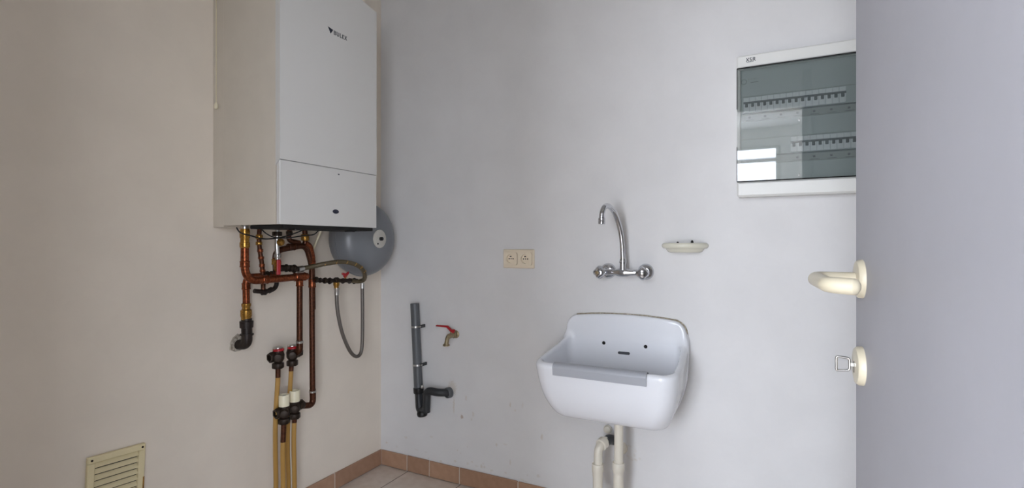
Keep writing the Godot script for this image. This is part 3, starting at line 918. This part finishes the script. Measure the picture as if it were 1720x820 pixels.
	collar(g, Vector3(0.052, 0.9597, 0.7838) + o, up, 0.0142, 0.024, M.copper)
	put("union_nut", lathe([[0.0125, 0.03], [0.0165, 0.028], [0.0165, 0.020], [0.0140, 0.016], [0.0140, 0.008], [0.0195, 0.004], [0.0195, -0.018], [0.0175, -0.022], [0.0175, -0.030], [0.012, -0.032]], Vector3(0.05, 0.8675, 0.7824) + o, up, 20), M.brass, g)
	put("black_elbow", tube(bends([Vector3(0.05, 0.8411, 0.7812) + o, Vector3(0.05, 0.7442, 0.7788) + o, Vector3(0, 0.7399, 0.7794) + o], 0.045, 10), 0.0185, 20), M.iron, g, "black iron elbow")
	put("elbow_band", lathe([[0.018, -0.013], [0.0225, -0.012], [0.0235, 0.012], [0.018, 0.013]], Vector3(0.05, 0.8192, 0.7812) + o, up, 20), M.iron, g)
	put("elbow_band", lathe([[0.018, -0.003], [0.0235, -0.003], [0.0235, 0.003], [0.018, 0.003]], Vector3(0.05, 0.7817, 0.78) + o, up, 20), M.iron, g)
	nut(g, Vector3(0.085, 0.9968, 0.7257) + o, Vector3(0, 0.1, -1), 0.0165, 0.022, M.dark_fitting)
	nut(g, Vector3(0.09, 0.9982, 0.7065) + o, Vector3(0, 0.1, -1), 0.0150, 0.012, M.iron)
	var rx := 0.125
	put("valve_body", lathe([[0.0, -0.022], [0.010, -0.022], [0.0135, -0.012], [0.0135, 0.014], [0.010, 0.022], [0.0, 0.022]], Vector3(0.12, 1.0346, 0.7041) + o, up, 14), M.brass, g)
	put("red_lever", box(Vector3(0, -0.030, -0.008), Vector3(0.008, 0.026, 0.007), 0.002, Transform3D(Basis.IDENTITY, Vector3(0.145, 1.0314, 0.7227) + o)), M.red, g, "red lever")
	put("connector", tube(PackedVector3Array([Vector3(0.12, 1.048, 0.7041) + o, Vector3(0.12, 1.1105, 0.7067) + o, Vector3(0.12, 1.1731, 0.7041) + o]), 0.0085, 14), M.steel, g)
	nut(g, Vector3(0.12, 1.0703, 0.7041) + o, up, 0.0130, 0.012, M.steel)
	nut(g, Vector3(0.12, 1.1529, 0.7054) + o, up, 0.0175, 0.016, M.dark_fitting)
	put("pressure_cap", lathe([[0.0, 0.012], [0.011, 0.010], [0.0145, 0.004], [0.0145, -0.004], [0.010, -0.010]], Vector3(0.13, 1.1217, 0.6991) + o, Vector3(1, 0, -0.2), 16), M.brass, g)
	# braided filling hose between the valves
	var h := thing("braided_hose", "yellow flecked braided hose looping out in front of the grey vessel", "hose", Vector3(0.14, 1.02, 0.6))
	o = -h.position
	var hp := curve([Vector3(0.14, 1.0181, 0.6207), Vector3(0.145, 1.0243, 0.5705), Vector3(0.175, 1.0352, 0.5288), Vector3(0.205, 1.0423, 0.4727), Vector3(0.222, 1.0322, 0.4171), Vector3(0.222, 1.0118, 0.3722), Vector3(0.205, 0.9842, 0.3346), Vector3(0.17, 0.958, 0.3028), Vector3(0.135, 0.949, 0.3025), Vector3(0.13, 0.9563, 0.3369)].map(func(p): return p + o), 10)
	put("hose", tube(hp, 0.0092, 14, true, 0.0003), M.hose, h)
	var fl := Shape.new()
	for k in range(20, 62, 7):
		for s in [-1.0, 1.0]:
			add_box(fl, Vector3(-0.0012, -0.0045, -0.0016), Vector3(0.0012, 0.0045, 0.0016), 0.0, Transform3D(Basis(Vector3.RIGHT, s * 0.9), hp[k] + Vector3(0.0082, 0.002 * s, -0.003 * s)))
	put("fleck", fl, M.yellow, h, "yellow flecks of the braid").set_meta("kind", "stuff")
	for w in [[Vector3(0.135, 1.0245, 0.6952), 0.0125, 0.022], [Vector3(0.135, 1.0237, 0.6767), 0.0150, 0.012], [Vector3(0.135, 1.0218, 0.6579), 0.0135, 0.014], [Vector3(0.135, 1.02, 0.6415), 0.0160, 0.014]]:
		nut(h, w[0] + o, Vector3(0, 0, 1), w[1], w[2], M.dark_fitting, "valve_body")
	put("valve_body", tube(PackedVector3Array([Vector3(0.13, 1.026, 0.7069) + o, Vector3(0.14, 1.0182, 0.6235) + o]), 0.0085, 12), M.iron, h)
	put("ferrule", lathe([[0.008, -0.013], [0.0125, -0.012], [0.0125, 0.010], [0.010, 0.013]], Vector3(0.142, 1.018, 0.6168) + o, Vector3(0.1, 0.1, -1), 16), M.steel, h)
	# black tee row with the red butterfly and the hanging steel hose
	var q := thing("hose_valve", "black knobbly valve with a red butterfly handle below the braided hose", "valve", Vector3(0.12, 0.96, 0.42))
	o = -q.position
	put("manifold", tube(PackedVector3Array([Vector3(0.105, 0.9676, 0.5321) + o, Vector3(0.12, 0.9594, 0.413) + o, Vector3(0.13, 0.9527, 0.301) + o]), 0.0085, 14), M.iron, q)
	for w in [[Vector3(0.12, 0.9698, 0.5213), 0.0125, 0.014], [Vector3(0.12, 0.9661, 0.4998), 0.0110, 0.010], [Vector3(0.12, 0.9633, 0.4747), 0.0128, 0.014], [Vector3(0.12, 0.9604, 0.4491), 0.0140, 0.012], [Vector3(0.12, 0.9594, 0.413), 0.0140, 0.022], [Vector3(0.12, 0.9558, 0.3758), 0.0120, 0.014], [Vector3(0.12, 0.9534, 0.3374), 0.0125, 0.012], [Vector3(0.12, 0.9516, 0.3088), 0.0140, 0.012]]:
		nut(q, w[0] + o, Vector3(0, 0, 1), w[1], w[2], M.dark_fitting if w[2] > 0.013 else M.iron, "fitting")
	put("butterfly_stem", tube(PackedVector3Array([Vector3(0.12, 0.9601, 0.3619) + o, Vector3(0.12, 0.9782, 0.3619) + o]), 0.004, 10), M.brass, q)
	var wing := PackedVector2Array([Vector2(-0.019, 0.004), Vector2(-0.019, 0.012), Vector2(-0.010, 0.011), Vector2(0.0, 0.007), Vector2(0.010, 0.011), Vector2(0.018, 0.015), Vector2(0.020, 0.006), Vector2(0.010, -0.002), Vector2(0.004, -0.010), Vector2(-0.006, -0.010), Vector2(-0.010, -0.001)])
	put("butterfly_handle", extrude(wing, -0.0035, 0.0035, Transform3D(TO_LEFT_WALL, Vector3(0.12, 0.9795, 0.3619) + o), 0.0008), M.red, q, "red butterfly handle")
	put("tee_outlet", lathe([[0.0, 0.0], [0.013, 0.0], [0.013, -0.012], [0.010, -0.018], [0.010, -0.026]], Vector3(0.12, 0.9531, 0.413) + o, up, 14), M.brass, q)
	var s2 := thing("steel_hose", "grey braided steel hose hanging in a long loop", "hose", Vector3(0.12, 0.9202, 0.413))
	o = -s2.position
	put("hose", tube(curve([Vector3(0.12, 0.9201, 0.4113), Vector3(0.12, 0.8566, 0.4096), Vector3(0.12, 0.7839, 0.3962), Vector3(0.12, 0.7139, 0.3723), Vector3(0.12, 0.6451, 0.3339), Vector3(0.12, 0.6147, 0.2979), Vector3(0.12, 0.6251, 0.2684), Vector3(0.12, 0.6797, 0.259), Vector3(0.12, 0.7924, 0.2571), Vector3(0.122, 0.9272, 0.2611)].map(func(p): return p + o), 8), 0.0078, 14), M.steel_hose, s2)
	put("ferrule", lathe([[0.006, -0.015], [0.010, -0.014], [0.010, 0.006], [0.0115, 0.008], [0.0115, 0.016], [0.006, 0.016]], Vector3(0.12, 0.9125, 0.4113) + o, up, 14), M.steel, s2)
	put("ferrule", lathe([[0.006, -0.013], [0.0095, -0.012], [0.0095, 0.012], [0.006, 0.013]], Vector3(0.122, 0.9272, 0.2611) + o, up, 14), M.steel, s2)
	# four valves and the four yellow pipes to the floor
	valve("dark stop valve with a red top, upper left of the four", Vector3(0.1, 0.6919, 0.6857), true, -1.0)
	valve("dark stop valve with a red top, fed by the short drop pipe", Vector3(0.1, 0.6888, 0.6206), true, 1.0)
	valve("dark valve with a white cap, lower left of the four", Vector3(0.115, 0.4796, 0.6711), false, -1.0)
	valve("dark valve with a white cap, fed by the longest copper drop", Vector3(0.105, 0.4803, 0.6136), false, 1.0)
	var yl := [
		["yellow sleeved pipe, leftmost of the four to the floor", [Vector3(0.1, 0.658, 0.6857), Vector3(0.1, 0.5949, 0.687), Vector3(0.09, 0.4581, 0.6883), Vector3(0.075, 0.3157, 0.6778), Vector3(0.06, 0.174, 0.6633)], 0.0088, 0.05],
		["yellow sleeved pipe under the lower left white cap", [Vector3(0.115, 0.4455, 0.6711), Vector3(0.11, 0.3203, 0.6725), Vector3(0.1, 0.1825, 0.663)], 0.0092, 0.085],
		["yellow sleeved pipe rising behind the right white cap", [Vector3(0.1, 0.6638, 0.6234), Vector3(0.095, 0.5798, 0.6248), Vector3(0.075, 0.4355, 0.6195), Vector3(0.06, 0.2888, 0.6099), Vector3(0.05, 0.1445, 0.5975)], 0.0085, 0.045],
		["yellow sleeved pipe, rightmost of the four to the floor", [Vector3(0.105, 0.4453, 0.6136), Vector3(0.1, 0.3441, 0.6136), Vector3(0.09, 0.1551, 0.6024)], 0.0090, 0.03]]
	for w in yl:
		var pts: Array = w[1]
		var last: Vector3 = pts[-1]
		pts.append(Vector3(last.x - 0.005, 0.0, last.z + 0.002))
		var yt := thing("yellow_pipe", w[0], "pipe", Vector3(last.x - 0.005, 0.0, last.z + 0.002), "yellow pipes to the floor")
		var yo := -yt.position
		var p := curve(pts.map(func(v): return v + yo), 6)
		put("sleeve", tube(p, w[2], 14), M.yellow, yt)
		var top: Vector3 = p[0]
		var nx: Vector3 = (p[3] - p[0]).normalized()
		put("bare_end", tube(PackedVector3Array([top - nx * 0.004, top + nx * w[3]]), w[2] + 0.0006, 14), M.copper_dark, yt, "bare copper end")
	single("white_cable", tube(curve([Vector3(0.06, 0.3977, 0.5959), Vector3(0.055, 0.2813, 0.5917), Vector3(0.05, 0.138, 0.5819), Vector3(0.045, 0.0, 0.575)], 6), 0.0028, 8), M.ivory, "thin white cable between the yellow pipes", "cable")
	# loose cables and the stick by the vessel
	single("black_cable", tube(curve([Vector3(0.2, 1.17, 0.9252), Vector3(0.2, 1.1526, 0.9103), Vector3(0.2, 1.1433, 0.8731), Vector3(0.2, 1.1336, 0.8299), Vector3(0.2, 1.1339, 0.7895), Vector3(0.2, 1.1431, 0.7323), Vector3(0.2, 1.1617, 0.6718), Vector3(0.2, 1.1757, 0.6472)], 6), 0.0024, 8), M.black, "black cable sagging under the boiler, lower of two", "cable", "cables under the boiler")
	single("black_cable", tube(curve([Vector3(0.24, 1.1633, 0.86), Vector3(0.24, 1.1495, 0.8417), Vector3(0.24, 1.1377, 0.8088), Vector3(0.24, 1.1373, 0.7523), Vector3(0.24, 1.1456, 0.6873), Vector3(0.24, 1.1508, 0.6407), Vector3(0.24, 1.1693, 0.6152), Vector3(0.24, 1.1809, 0.6037)], 6), 0.0022, 8), M.black, "black cable sagging under the boiler, reaching the ivory rod", "cable", "cables under the boiler")
	single("ivory_rod", tube(PackedVector3Array([Vector3(0.06, 1.1965, 0.4287), Vector3(0.02, 1.087, 0.4504)]), 0.0055, 10), M.cream, "slanting ivory rod beside the grey vessel", "rod")

func valve(label: String, at: Vector3, red: bool, side: float) -> void:
	var t := thing("stop_valve", label, "valve", at, "valves above the yellow pipes")
	put("body", lathe([[0.0, -0.024], [0.010, -0.022], [0.0165, -0.012], [0.0175, 0.002], [0.014, 0.014], [0.010, 0.019], [0.0, 0.020]], Vector3.ZERO, Vector3.UP, 16), M.dark_fitting, t)
	t.scale = Vector3.ONE * 1.3
	nut(t, Vector3(0, -0.030, 0), Vector3.UP, 0.0165, 0.016, M.dark_fitting)
	nut(t, Vector3(0.0, -0.002, -0.020 * side), Vector3(0.1, 0.05, side), 0.0155, 0.018, M.dark_fitting, "side_nut")
	put("plug", lathe(rounded_cylinder(0.011, 0.0, 0.022, 0.002), Vector3(0.008, -0.002, 0.006), Vector3(0.75, 0, 0.65), 12), M.dark_fitting, t)
	if red:
		put("collar_ring", lathe([[0.011, 0.016], [0.0145, 0.018], [0.0145, 0.024], [0.011, 0.026], [0.0, 0.026]], Vector3.ZERO, Vector3.UP, 14), M.steel, t)
		put("red_top", lathe([[0.0125, 0.012], [0.0155, 0.013], [0.0155, 0.018], [0.0115, 0.021]], Vector3(0.002, 0.001, 0), Vector3.UP, 14), M.red, t, "red ring on top")
	else:
		put("cap", lathe([[0.0, 0.014], [0.0150, 0.014], [0.0152, 0.045], [0.0140, 0.047], [0.0125, 0.047], [0.0120, 0.041], [0.0, 0.041]], Vector3.ZERO, Vector3.UP, 20), M.cream, t, "white plastic cap")
		put("cap_recess", lathe([[0.0, 0.0415], [0.0119, 0.0415], [0.0119, 0.040]], Vector3.ZERO, Vector3.UP, 20), M.hole, t)

# ---------------------------------------------------------------- taps
func taps() -> void:
	var t := thing("mixer_tap", "chrome wall mixer tap with a swan neck spout above the sink", "tap", Vector3(1.2575, 1.007, 0))
	for w in [[-0.0745, -1.0], [0.0745, 1.0]]:
		var x: float = w[0]
		put("wall_plate", lathe([[0.0, 0.016], [0.014, 0.016], [0.022, 0.012], [0.030, 0.005], [0.0315, 0.0]], Vector3(x, 0, 0), Vector3.BACK, 32), M.chrome, t)
		put("inlet", tube(bends([Vector3(x, 0, 0.012), Vector3(x, 0, 0.055), Vector3(x * 0.55, 0, 0.058)], 0.012, 6), 0.0105, 18), M.chrome, t)
		nut(t, Vector3(x, 0, 0.030), Vector3.BACK, 0.0165, 0.014, M.chrome, "union_nut")
		var ax := Vector3(w[1] * 0.22, -0.04, 1.0).normalized()
		put("stem", lathe([[0.0115, 0.0], [0.0115, 0.018], [0.009, 0.024], [0.009, 0.032]], Vector3(x, 0, 0.055), ax, 18), M.chrome, t)
		var k := put("knob", lathe([[0.0, 0.018], [0.0175, 0.020], [0.0225, 0.025], [0.0235, 0.034], [0.0200, 0.044], [0.013, 0.049], [0.0, 0.050]], Vector3(x, 0, 0.055) + ax * 0.006, ax, 40, Vector2.ONE, 4, 0.12), M.chrome, t)
		put("knob_cap", lathe([[0.0075, 0.0], [0.0070, 0.002], [0.004, 0.0032], [0.0, 0.0035]], Vector3(x, 0, 0.055) + ax * 0.0555, ax, 16), M.steel if x > 0 else M.brass_dull, k)
	put("body", lathe([[0.0, -0.060], [0.0095, -0.058], [0.0115, -0.03], [0.0165, -0.014], [0.0175, 0.0], [0.0165, 0.014], [0.0115, 0.03], [0.0095, 0.058], [0.0, 0.060]], Vector3(0, -0.002, 0.058), Vector3.RIGHT, 24), M.chrome, t)
	put("spout_socket", lathe([[0.0165, -0.004], [0.0125, 0.016], [0.0120, 0.034], [0.0150, 0.036], [0.0150, 0.041], [0.0125, 0.043], [0.0125, 0.049], [0.0085, 0.051]], Vector3(0, 0, 0.058), Vector3.UP, 22), M.chrome, t)
	var path := curve([Vector3(0, 0.045, 0.058), Vector3(-0.001, 0.09, 0.060), Vector3(-0.004, 0.145, 0.070), Vector3(-0.010, 0.195, 0.092), Vector3(-0.018, 0.232, 0.124), Vector3(-0.027, 0.2485, 0.160), Vector3(-0.034, 0.243, 0.186), Vector3(-0.038, 0.222, 0.199), Vector3(-0.039, 0.199, 0.202)], 8)
	put("spout", tube(path, 0.0100, 20), M.chrome, t)
	put("aerator", lathe([[0.0095, 0.014], [0.0125, 0.012], [0.0125, 0.006], [0.0118, 0.004], [0.0128, 0.002], [0.0128, -0.008], [0.011, -0.010], [0.0, -0.010]], Vector3(-0.039, 0.190, 0.202), Vector3.UP, 22), M.chrome, t)
	# small brass garden tap with the red lever
	var b := thing("wall_tap", "small brass tap with a red lever on the back wall", "tap", Vector3(0.4531, 0.6945, 0))
	put("wall_ring", lathe([[0.0185, 0.0], [0.0185, 0.004], [0.0125, 0.007]], Vector3.ZERO, Vector3.BACK, 18), M.brass_dull, b)
	put("body", tube(bends([Vector3(0, 0, 0.0), Vector3(-0.002, -0.001, 0.066), Vector3(-0.004, -0.038, 0.074)], 0.026, 8), PackedFloat32Array([0.0115, 0.0115, 0.0115, 0.0115, 0.0110, 0.0105, 0.0100, 0.0098, 0.0098, 0.0098, 0.0105]), 18), M.brass_dull, b)
	nut(b, Vector3(0, 0, 0.018), Vector3.BACK, 0.0165, 0.014, M.brass_dull)
	put("outlet", lathe([[0.0, 0.006], [0.011, 0.006], [0.0155, 0.002], [0.0155, -0.004], [0.011, -0.006], [0.0, -0.006]], Vector3(-0.004, -0.038, 0.074), Vector3.UP, 18), M.brass_dull, b)
	put("stem", lathe(rounded_cylinder(0.008, 0.004, 0.026, 0.002), Vector3(-0.001, 0, 0.034), Vector3.UP, 12), M.brass_dull, b)
	var lv := PackedVector2Array([Vector2(0.010, 0.022), Vector2(0.008, 0.030), Vector2(-0.006, 0.030), Vector2(-0.026, 0.046), Vector2(-0.082, 0.047), Vector2(-0.084, 0.041), Vector2(-0.030, 0.038), Vector2(-0.010, 0.020), Vector2(0.004, 0.012)])
	put("lever", extrude(lv, -0.007, 0.007, Transform3D(Basis(Vector3.UP, 0.18), Vector3(0.006, -0.002, 0.036)), 0.0012), M.red, b, "red lever")

# ---------------------------------------------------------------- standpipe on the back wall
func standpipe() -> void:
	var t := thing("waste_standpipe", "grey waste standpipe with a black trap on the back wall", "waste pipe", Vector3(0.262, 0.31, 0.042))
	var o := -t.position
	var top := Vector3(0.2455, 0.8308, 0.042) + o
	var low := Vector3(0.2684, 0.4217, 0.042) + o
	var s := Shape.new()
	add_tube(s, PackedVector3Array([top, low]), 0.0212, 24, false)
	add_tube(s, PackedVector3Array([top, low]), 0.0185, 24, false)
	var ax := (top - low).normalized()
	add_lathe(s, [[0.0185, 0.0], [0.0212, 0.0]], top, ax, 24)
	put("pipe", s, M.pipe_grey, t)
	for y in [549.0, 613.0]:
		var u: float = (y - 510.0) / 145.0
		var c := top.lerp(low, u)
		put("clip", lathe([[0.0214, -0.004], [0.0232, -0.004], [0.0232, 0.004], [0.0214, 0.004]], c, ax, 24), M.steel, t)
		put("clip_screw", tube(PackedVector3Array([c + Vector3(0.022, 0.002, 0.004), c + Vector3(0.030, 0.002, 0.004)]), 0.005, 8), M.steel, t)
		put("clip_stand", box(c + Vector3(0.018, -0.006, -0.042), c + Vector3(0.026, 0.008, 0.004), 0.001), M.rubber, t)
	put("socket", lathe([[0.0212, 0.012], [0.0245, 0.010], [0.0245, -0.012], [0.0225, -0.016]], low, ax, 24), M.black, t)
	var u0 := low
	var u1 := Vector3(0.2777, 0.3249, 0.045) + o
	var u2 := Vector3(0.3196, 0.3381, 0.05) + o
	var u3 := Vector3(0.3268, 0.4297, 0.055) + o
	var u4 := Vector3(0.3914, 0.4247, 0.046) + o
	var u5 := Vector3(0.4232, 0.42, 0) + o
	put("trap", tube(bends([u0, u1, u2], 0.02, 6), 0.0185, 20), M.rubber, t)
	put("trap_outlet", tube(bends([u2 + Vector3(0, -0.012, 0), u3, u4, u5], 0.024, 8), 0.0180, 20), M.rubber, t)
	put("clean_out", lathe([[0.0, -0.016], [0.018, -0.016], [0.0235, -0.012], [0.0255, -0.002], [0.0235, 0.006], [0.018, 0.012]], Vector3(0.294, 0.3169, 0.048) + o, Vector3(-0.12, 1, 0), 14), M.black, t)
	put("clean_out_tab", box(Vector3(0.018, -0.004, -0.004), Vector3(0.036, 0.003, 0.004), 0.001, Transform3D(Basis(Vector3.BACK, 0.35), Vector3(0.294, 0.3169, 0.048) + o)), M.black, t)
	put("clamp", lathe(rounded_cylinder(0.006, -0.004, 0.010, 0.001), Vector3(0.2993, 0.4401, 0.055) + o, Vector3.UP, 10), M.steel, t)
	put("wall_sleeve", lathe([[0.0215, 0.0], [0.0255, 0.002], [0.0245, 0.020], [0.0205, 0.024]], Vector3(0.4198, 0.4195, 0) + o, Vector3(-0.25, 0, 1), 18), M.pipe_grey, t)

# ---------------------------------------------------------------- socket, soap dish, grille
func small_fittings() -> void:
	var c := (Vector3(0.7078, 1.0907, 0) + Vector3(0.8572, 1.0099, 0)) / 2.0
	var t := thing("double_socket", "beige double power socket on the back wall", "socket", c)
	put("frame", box(Vector3(-0.0755, -0.041, 0), Vector3(0.0755, 0.041, 0.009), 0.003), M.socket, t)
	for x in [-0.0352, 0.0352]:
		var s := Shape.new()
		var hs := 0.033
		var hy := 0.0275
		for k in 32:
			var a0 := TAU * k / 32.0
			var a1 := TAU * (k + 1) / 32.0
			var p := []
			for an in [a0, a1]:
				var d := Vector2(cos(an), sin(an))
				var e := d * minf(hs / maxf(absf(d.x), 1e-5), hy / maxf(absf(d.y), 1e-5))
				p.append([Vector3(d.x * 0.0195, d.y * 0.0195, 0.012), Vector3(e.x, e.y, 0.012), Vector3(d.x * 0.0185, d.y * 0.0185, 0.0035), Vector3(e.x, e.y, 0.008), -Vector3(d.x, d.y, 0), Vector3(d.x, d.y, 0)])
			s.quad(p[0][0], p[0][1], p[1][1], p[1][0], Vector3.BACK)
			s.quadn(p[0][0], p[1][0], p[1][2], p[0][2], p[0][4], p[1][4], p[1][4], p[0][4])
			s.quad(p[0][1], p[1][1], p[1][3], p[0][3], (p[0][5] + p[1][5]).normalized())
			s.tri(Vector3(0, 0, 0.0035), p[0][2], p[1][2], Vector3.BACK, Vector3.BACK, Vector3.BACK)
		var ins := put("socket_insert", s, M.socket, t)
		ins.position = Vector3(x, 0, 0)
		# the frame would fill the recess, so the insert stands in front of it
		ins.position.z = 0.0058
		put("earth_pin", lathe([[0.0025, 0.0], [0.0025, 0.010], [0.001, 0.012], [0.0, 0.012]], Vector3(0, 0.0105, 0.0035), Vector3.BACK, 10), M.ink_grey, ins)
		for hx in [-0.0095, 0.0095]:
			put("pin_hole", lathe([[0.0, 0.0006], [0.0028, 0.0006], [0.0028, 0.0]], Vector3(hx, 0, 0.0035), Vector3.BACK, 12), M.hole, ins)
		put("screw", lathe([[0.0, 0.0008], [0.0022, 0.0006], [0.0026, 0.0]], Vector3(0, 0, 0.0035), Vector3.BACK, 10), M.ink_grey, ins)
	# soap dish: half oval shelf with a rolled rim
	var d := thing("soap_dish", "cream oval soap dish on the wall beside the mixer tap", "soap dish", Vector3(1.478, 1.083, 0))
	var prof := [[0.0, 0.0], [0.050, 0.0], [0.058, 0.003], [0.063, 0.010], [0.066, 0.014], [0.074, 0.016], [0.0785, 0.021], [0.0795, 0.027], [0.077, 0.033], [0.072, 0.036], [0.066, 0.034], [0.062, 0.022], [0.0, 0.018]]
	var sd := Shape.new()
	add_lathe(sd, prof, Vector3.ZERO, Vector3.UP, 64, Vector2(1.06, 1.06))
	var cut := Shape.new()
	for i in range(0, sd.v.size(), 3):
		var ok := true
		for k in 3:
			if sd.v[i + k].z < -0.0005:
				ok = false
		if ok:
			for k in 3:
				cut.v.append(sd.v[i + k]); cut.n.append(sd.n[i + k])
	var bowl := put("dish", cut, M.dish, d)
	put("screw", lathe(rounded_cylinder(0.004, 0.0, 0.004, 0.001), Vector3(-0.026, 0.037, 0.0), Vector3.BACK, 10), M.hole, d, "dark wall screw")
	put("screw", lathe(rounded_cylinder(0.0065, 0.0, 0.004, 0.001), Vector3(0.026, 0.037, 0.0), Vector3.BACK, 10, Vector2(1.5, 0.8)), M.hole, d, "dark wall screw")
	# air grille low on the left wall
	var g := thing("vent_grille", "cream plastic air grille low on the left wall", "vent", Vector3(0.0, 0.397, 1.1845))
	g.transform = Transform3D(TO_LEFT_WALL * Basis(Vector3.BACK, -0.045), g.position)
	var hw := 0.0775
	var hh := 0.0925
	put("back_plate", box(Vector3(-hw + 0.004, -hh + 0.004, 0), Vector3(hw - 0.004, hh - 0.004, 0.0015)), M.hole, g)
	put("frame", box(Vector3(-hw, hh - 0.019, 0.001), Vector3(hw, hh, 0.014), 0.002), M.grille, g)
	put("frame", box(Vector3(-hw, -hh, 0.001), Vector3(hw, -hh + 0.019, 0.014), 0.002), M.grille, g)
	put("frame", box(Vector3(-hw, -hh + 0.019, 0.001), Vector3(-hw + 0.019, hh - 0.019, 0.014), 0.002), M.grille, g)
	put("frame", box(Vector3(hw - 0.019, -hh + 0.019, 0.001), Vector3(hw, hh - 0.019, 0.014), 0.002), M.grille, g)
	put("stain", box(Vector3(hw - 0.006, -hh + 0.01, 0.0011), Vector3(hw + 0.0005, -0.01, 0.0144), 0.0015), M.grille_stain, g, "yellow brown stained edge")
	var slat := box(Vector3(-hw + 0.018, -0.0080, -0.0009), Vector3(hw - 0.018, 0.0080, 0.0009), 0.0006).mesh()
	for k in 8:
		var sl := put("slat", slat, M.grille, g)
		sl.transform = Transform3D(Basis(Vector3.RIGHT, -0.62), Vector3(0, hh - 0.0270 - k * 0.0185, 0.0082))
	for p in [Vector2(-hw + 0.010, hh - 0.010), Vector2(hw - 0.010, hh - 0.010), Vector2(-hw + 0.010, -hh + 0.010), Vector2(hw - 0.010, -hh + 0.010)]:
		put("screw", lathe(rounded_cylinder(0.0032, 0.0, 0.0022, 0.0006), Vector3(p.x, p.y, 0.0136), Vector3.BACK, 12), M.dark_fitting, g)
